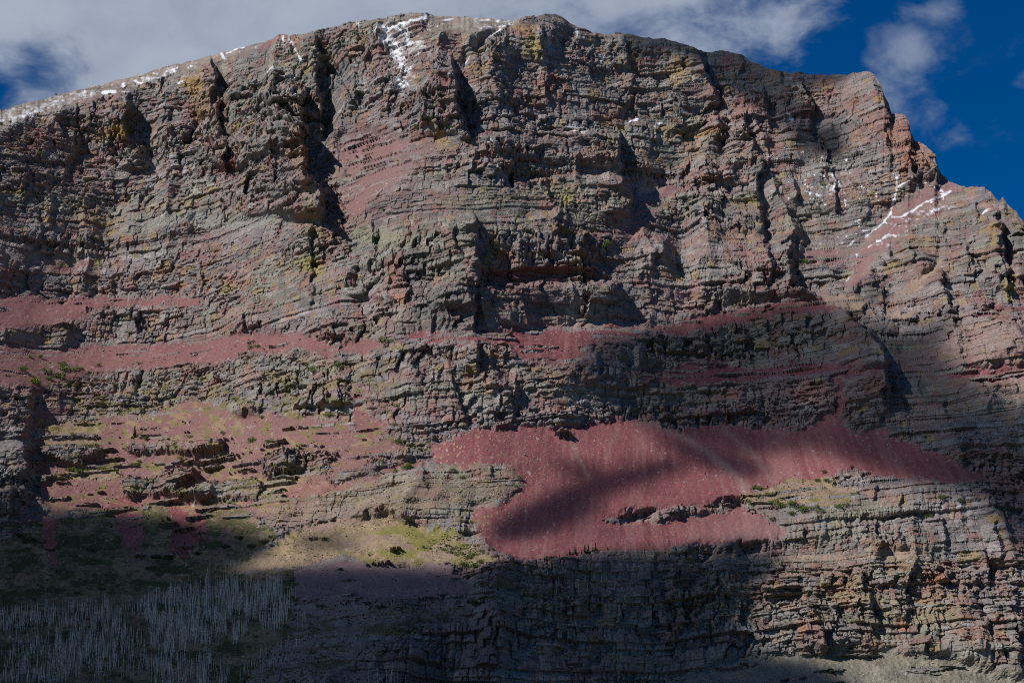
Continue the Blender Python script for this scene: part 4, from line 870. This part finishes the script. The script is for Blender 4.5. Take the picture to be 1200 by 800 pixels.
BUSHES = [
 ('low green shrub on the pink scree terrace above the grey cliff band', [(35,418,9),(47,418,9),(26,432,14),(52,433,9),(65,438,12),(60,444,12),(40,445,20,'y'),(44,449,14),(80,431,20),(72,425,9),(97,432,10),(115,428,9),(163,426,7),(70,440,16),(57,436,10)]),
 ('green shrub on the ledges under the grey cliff band', [(172,514,9),(148,526,8),(110,524,14),(87,511,9,'y'),(95,554,16),(82,549,14,'y'),(66,557,10,'y'),(121,548,10,'y'),(158,545,10,'y'),(165,540,8),(183,545,7),(222,511,8,'y'),(262,507,9),(291,516,16),(240,545,8),(313,521,14),(308,488,10),(385,487,14,'y'),(325,554,9,'y'),(130,530,6),(205,527,7),(276,470,8),(212,540,8,'y')]),
 ('green shrub beside the upper edge of the broken grey cliff', [(393,429,18),(370,435,14),(291,407,14),(303,405,10),(360,430,8),(453,403,20),(378,428,8)]),
 ('green shrub on the slabs beside the red scree fan', [(465,476,9),(462,500,8),(468,518,13),(484,520,9),(472,549,16),(482,546,12),(465,552,9),(530,551,9),(577,548,8),(541,559,8,'y'),(610,561,8),(604,571,8,'y'),(448,543,6)]),
 ('dark green shrub along the crack above the red scree fan', [(728,427,11),(724,423,7),(737,432,6),(563,430,6)]),
 ('green bush on the small grassy shelf', [(892,573,13),(884,571,8),(878,587,9),(900,579,9),(906,588,12),(916,592,16),(926,590,14),(936,594,16),(946,597,16),(954,595,12),(930,600,12),(964,553,9),(956,563,10),(968,564,8),(978,560,8),(1001,579,11),(982,595,12),(990,592,9),(905,607,8),(1088,603,9),(1100,585,12),(1126,588,10),(960,600,10)]),
 ('green bush at the edge of the sunlit grass', [(540,611,10),(551,611,12),(545,620,8),(531,641,8),(520,642,8,'y'),(526,645,10),(538,648,12),(548,651,12),(556,648,10),(566,645,10),(576,644,8),(548,660,14),(558,662,16),(566,658,12),(433,649,6),(505,641,6),(495,639,6),(560,638,8,'y'),(380,631,10,'d'),(368,632,12,'d')]),
 ('dark shrub on the shaded olive slope', [(36,634,20,'d'),(22,628,14,'d'),(165,652,14,'d'),(183,652,12,'d'),(197,652,12,'d'),(175,665,10,'d'),(230,648,10,'d'),(105,645,10,'d'),(335,690,14,'y'),(345,684,12,'y'),(340,700,12,'d'),(330,722,10,'y'),(560,708,14,'d'),(555,706,10,'d'),(265,640,10,'d'),(295,640,14,'d'),(310,636,14,'d'),(322,632,12,'d'),(280,630,12,'d'),(120,690,8,'d'),(140,720,12,'y'),(155,745,12,'y'),(150,775,12,'y'),(240,755,10,'y'),(90,695,10,'d'),(445,712,12,'d'),(430,707,10,'d'),(375,709,12,'d'),(300,745,10,'y'),(265,752,10,'y')]),
 ('green shrub on a ledge of the main cliff', [(708,287,13),(704,290,9),(215,258,7),(497,148,9),(505,145,9),(513,142,8),(488,152,8),(478,155,7),(528,148,8),(940,308,12),(932,307,8),(945,310,8),(455,245,8),(448,242,7),(478,238,7),(52,187,8),(5,186,7),(912,222,8),(905,219,8),(920,228,8),(963,219,8),(975,216,8),(1000,217,8),(1005,222,7),(290,100,8),(302,96,8),(285,94,7),(305,102,7),(785,191,7),(1186,266,8),(660,161,6),(771,137,6)]),
 ('small dark shrub at the snowy summit rim', [(3,146,8),(12,144,6),(65,112,4),(130,113,6),(625,22,4),(640,20,4),(545,20,4),(500,19,3)]),
]
SHD = [pymesh('shrub', *shrub_geo(R), M_NEEDLE) for _ in range(3)]
for lab, items in BUSHES:
    for it in items:
        x, y, w = it[:3]; kd = it[3] if len(it) > 3 else ''
        g = ground(x, y+w*.16); me = R.choice(SHY if kd == 'y' else SHD if kd == 'd' else SHR)
        o = bpy.data.objects.new('shrub', me); COL.objects.link(o)
        sz = w*mpp(g)*.60; o.location = (g[0], g[1]-sz*.25, g[2]-sz*.05); o.scale = (sz, sz*.8, sz*R.uniform(1.0, 1.4)); o.rotation_euler = (0, 0, R.uniform(-.5, .5)+(3.14 if R.random() < .5 else 0))
        l2 = lab
        if kd == 'y': l2 = lab.replace('dark green', 'yellow green').replace('green shrub', 'yellowish shrub').replace('green bush', 'yellowish bush').replace('dark shrub', 'yellowish shrub')
        l2 = ('tiny ' if w < 8 else 'small ' if w < 12 else 'mid-sized ' if w < 16 else 'broad ') + l2.replace('small dark', 'dark').replace('low green', 'green')
        tag(o, l2, 'shrub', 'shrubs: '+l2)
# living young firs
def fir_geo(rd):
    V = []; F = []
    tube(V, F, [(0, 0, -.05), (0, 0, .9)], [.03, .008], 4)
    nt_ = len(F)
    for k in range(90):
        z = rd.uniform(.06, .98); rr = .21*(1.02-z)*rd.uniform(.6, 1.15)+.01; a = rd.uniform(0, 6.28); b = len(V); ca, sa = math.cos(a), math.sin(a); w = .05+.04*(1-z)
        V += [(0, 0, z+.03), (rr*ca-w*sa, rr*sa+w*ca, z-.03), (rr*1.15*ca, rr*1.15*sa, z-.06), (rr*ca+w*sa, rr*sa-w*ca, z-.03)]
        F.append((b, b+1, b+2, b+3))
    return V, F, nt_
FIRS = []
for _ in range(3):
    V, F, ntk = fir_geo(R); FIRS.append((pymesh('crown', V[8:], [tuple(q-8 for q in f) for f in F[ntk:]], M_NEEDLE), pymesh('trunk', V[:8], F[:ntk], M_BARK)))
FIRSPOTS = [(157.5,513,14,'single dark fir standing on the red scree under the cliff'), (172,517,8,'small fir beside the slab outcrop under the cliff')]
FIRSPOTS += [(x, y, h, 'small dark fir in the row at the foot of the red fan') for x, y, h in ((664,653,5),(667,651,8),(669.5,652,4),(673,650,9),(675,652,6),(681,651,5),(684.5,649,9),(686.5,650,7),(688.5,649,10),(694,649,6),(697,647,9),(699,649,5),(711,646,4),(655,655,4),(637,657,4))]
FIRSPOTS += [(1189,462,8,'lone small fir on the thin pink ledge')]
for x, y, h, lab in FIRSPOTS:
    g = ground(x, y); e = bpy.data.objects.new('fir_tree', None); COL.objects.link(e); hh = h*mpp(g)*1.05
    e.location = tuple(g); e.scale = (hh, hh, hh); e.rotation_euler = (0, 0, R.uniform(0, 6)); tag(e, lab, 'fir tree', 'firs: '+lab if 'row' in lab else None)
    cr, tr = R.choice(FIRS)
    for nm, me in (('crown', cr), ('trunk', tr)):
        o = bpy.data.objects.new(nm, me); COL.objects.link(o); o.parent = e
# boulders and stones
def stone_geo(rd):
    import itertools
    t = (1+5**.5)/2
    V = [(-1,t,0),(1,t,0),(-1,-t,0),(1,-t,0),(0,-1,t),(0,1,t),(0,-1,-t),(0,1,-t),(t,0,-1),(t,0,1),(-t,0,-1),(-t,0,1)]
    F = [(0,11,5),(0,5,1),(0,1,7),(0,7,10),(0,10,11),(1,5,9),(5,11,4),(11,10,2),(10,7,6),(7,1,8),(3,9,4),(3,4,2),(3,2,6),(3,6,8),(3,8,9),(4,9,5),(2,4,11),(6,2,10),(8,6,7),(9,8,1)]
    s = [rd.uniform(.75, 1.25) for _ in V]; sx, sy, sz = rd.uniform(.8, 1.3), rd.uniform(.7, 1), rd.uniform(.45, .8)
    return [(v[0]*k*sx*.52, v[1]*k*sy*.52, v[2]*k*sz*.52) for v, k in zip(V, s)], F
STG = [stone_geo(R) for _ in range(6)]
ST1 = [pymesh('boulder', v, f, M_STONE) for v, f in STG]; ST2 = [pymesh('boulder', v, f, M_STONE2) for v, f in STG]
BOULD = [
 ('pale boulder lying on the broad red scree fan', 1, [(615,534,4.2),(632,502,2),(570,528,2),(590,545,2),(607,520,2),(640,556,2),(700,508,2),(730,505,1.8),(768,590,2),(846,550,2.4),(880,552,2),(893,531,2),(630,590,2.2),(650,575,2)]),
 ('pale boulder in the shaded upper edge of the red fan', 1, [(839,496,4),(845,496,3),(853,501,3),(1046,515,3.5),(1055,520,3),(1062,518,3),(1040,522,3),(1018,528,3),(1012,526,2.5),(965,516,2.5),(1070,524,3),(1035,512,2.5),(985,500,2.5)]),
 ('pale boulder on the shaded narrow scree ledge', 1, [(781,427,3.5),(785,431,3),(793,429,3),(800,432,3),(806,433,2.5),(935,432,2),(1000,434,2.5)]),
 ('pale boulder on the pink scree terrace', 1, [(120,412,3),(180,420,3),(186,420,2.5),(192,421,2.5),(205,418,2.5),(30,405,2.5),(245,430,3),(350,400,2.5),(222,424,2)]),
 ('red boulder fallen below the grey cliff band', 2, [(88,493,4),(94,495,4),(98,494,3),(87,486,3),(92,488,3),(143,520,2.5),(150,536,3),(438,475,4),(446,477,3)]),
]
for lab, kd, items in BOULD:
    for x, y, w in items:
        g = ground(x, y); o = bpy.data.objects.new('boulder', R.choice(ST1 if kd == 1 else ST2)); COL.objects.link(o)
        sz = w*mpp(g)*.55; o.location = (g[0], g[1]-.2*sz, g[2]+.1*sz); o.scale = (sz, sz, sz*.9); o.rotation_euler = (R.uniform(-.3, .3), R.uniform(-.3, .3), R.uniform(0, 6)); tag(o, lab, 'boulder', 'boulders: '+lab)
sv = []; sfc = []
def scatter(P, n, lo, hi):
    xs = [p[0] for p in P]; ys = [p[1] for p in P]; k = 0
    while k < n:
        x = R.uniform(min(xs), max(xs)); y = R.uniform(min(ys), max(ys))
        if not in_poly(x, y, P): continue
        k += 1; g = ground(x, y); V, F = R.choice(STG); s = R.uniform(lo, hi)**1.0; b = len(sv); a = R.uniform(0, 6.28); c_, s_ = math.cos(a)*s, math.sin(a)*s
        sv.extend((g[0]+v[0]*c_-v[1]*s_, g[1]+v[0]*s_+v[1]*c_, g[2]+v[2]*s+.1*s) for v in V); sfc.extend(tuple(b+q for q in f) for f in F)
scatter([(505,515),(600,503),(640,510),(650,560),(620,600),(570,610),(560,600),(610,570),(560,545)], 420, .4, .95)
scatter(ZONES[0][2], 380, .3, .8); scatter(ZONES[2][2], 160, .4, 1.0); scatter(ZONES[3][2], 140, .4, 1.0); scatter(ZONES[4][2], 160, .4, 1.1); scatter(ZONES[6][2], 60, .5, 1.2); scatter(ZONES[20][2], 900, .4, 1.3); scatter(ZONES[1][2], 70, .4, .9)
o = bpy.data.objects.new('loose_stones', pymesh('loose_stones', sv, sfc, M_PALE)); COL.objects.link(o); o['kind'] = 'stuff'; tag(o, 'small pale stones and tufts scattered over the red scree', 'stones')
def tufts(name, lab, spots, mat, zmul=.8):
    V = []; F = []
    for P, n, lo, hi in spots:
        xs = [p[0] for p in P]; ys = [p[1] for p in P]; k = 0; tries = 0
        while k < n and tries < n*30:
            tries += 1
            x = R.uniform(min(xs), max(xs)); y = R.uniform(min(ys), max(ys))
            if not in_poly(x, y, P) or fbm(np.array([x/18.]), np.array([y/9.]), 2, 88)[0] < -0.05: continue
            k += 1; g = ground(x, y); sz = R.uniform(lo, hi)
            for _ in range(4):
                a = R.uniform(0, 6.28); b = len(V); ca, sa = math.cos(a)*sz, math.sin(a)*sz; ox, oy = R.uniform(-.6, .6)*sz, R.uniform(-.6, .6)*sz; h = sz*zmul*R.uniform(.6, 1.2); lx, ly = R.uniform(-.5, .5)*sz, R.uniform(-.5, .5)*sz
                V += [(g[0]+ox-ca, g[1]+oy-sa, g[2]-.2), (g[0]+ox+ca, g[1]+oy+sa, g[2]-.2), (g[0]+ox+ca*.6+lx, g[1]+oy+sa*.6+ly, g[2]+h), (g[0]+ox-ca*.7+lx, g[1]+oy-sa*.7+ly, g[2]+h)]
                F.append((b, b+1, b+2, b+3))
    o = bpy.data.objects.new(name, pymesh(name, V, F, mat)); COL.objects.link(o); o['kind'] = 'stuff'; tag(o, lab, 'grass')
ZP = {k: z[2] for k, z in enumerate(ZONES)}
tufts('green_tufts', 'low olive green plants scattered over slopes and ledges', [(ZP[25], 1300, .5, 1.5), (ZP[24], 260, .4, 1.0), (ZP[26], 260, .5, 1.3), (MIXED, 420, .5, 1.3), (ZP[2], 90, .4, 1.0), (ZP[27], 140, .5, 1.2), ([(510,620),(560,640),(580,655),(555,662),(500,640)], 160, .5, 1.2), ([(560,690),(760,660),(1000,650),(1000,656),(760,700),(600,720)], 200, .4, 1.0)], M_LEAF)
M_DRY = plain_material('dry_grass', (.20,.155,.075), (.31,.245,.13), 0.3)
tufts('dry_grass_tufts', 'dry tan grass tufts on slopes and ledges', [(ZP[25], 700, .4, 1.1), (ZP[24], 600, .3, .9), (ZP[26], 200, .4, 1.1), (MIXED, 700, .4, 1.1), (ZP[2], 160, .3, .9), ([(330,560),(440,525),(600,570),(560,600),(340,605)], 420, .4, 1.2), ([(800,655),(1100,645),(1100,656),(800,664)], 160, .4, 1.0)], M_DRY, .55)
M_BROWN = plain_material('brown_heath', (.060,.045,.032), (.12,.085,.055), 0.3)
tufts('heath_plants', 'dark brown low heath plants on the shaded slopes', [(ZP[25], 900, .5, 1.4), (ZP[26], 420, .5, 1.4), (ZP[19], 120, .4, 1.0)], M_BROWN, .6)
# bleached fallen trunks
def log(px, py, ang, ln, lab):
    g = ground(px, py); V, F = R.choice(TRUNKS); o = bpy.data.objects.new('fallen_log', pymesh('fallen_log', V, F, M_DEAD)); COL.objects.link(o)
    L_ = ln*mpp(g); o.location = (g[0], g[1]-1.0, g[2]+.6); o.scale = (L_*1.2, L_*1.2, L_); o.rotation_euler = (math.radians(-25), math.radians(ang), 0); tag(o, lab, 'log')
log(107, 460, -28, 16, 'white bare log leaning against the grey cliff band')
log(222, 500, -35, 13, 'grey fallen log on the red scree below the cliff')
log(238, 606, 60, 14, 'bleached fallen log at the top of the olive slope')
log(252, 612, -50, 12, 'bleached log lying across shrubs above the olive slope')
log(972, 598, 40, 11, 'bleached log leaning in bushes on the grassy shelf')
log(268, 553, 10, 9, 'short bleached snag above the grey slab')
log(212, 458, 12, 8, 'short pale log at the foot of the grey cliff band')
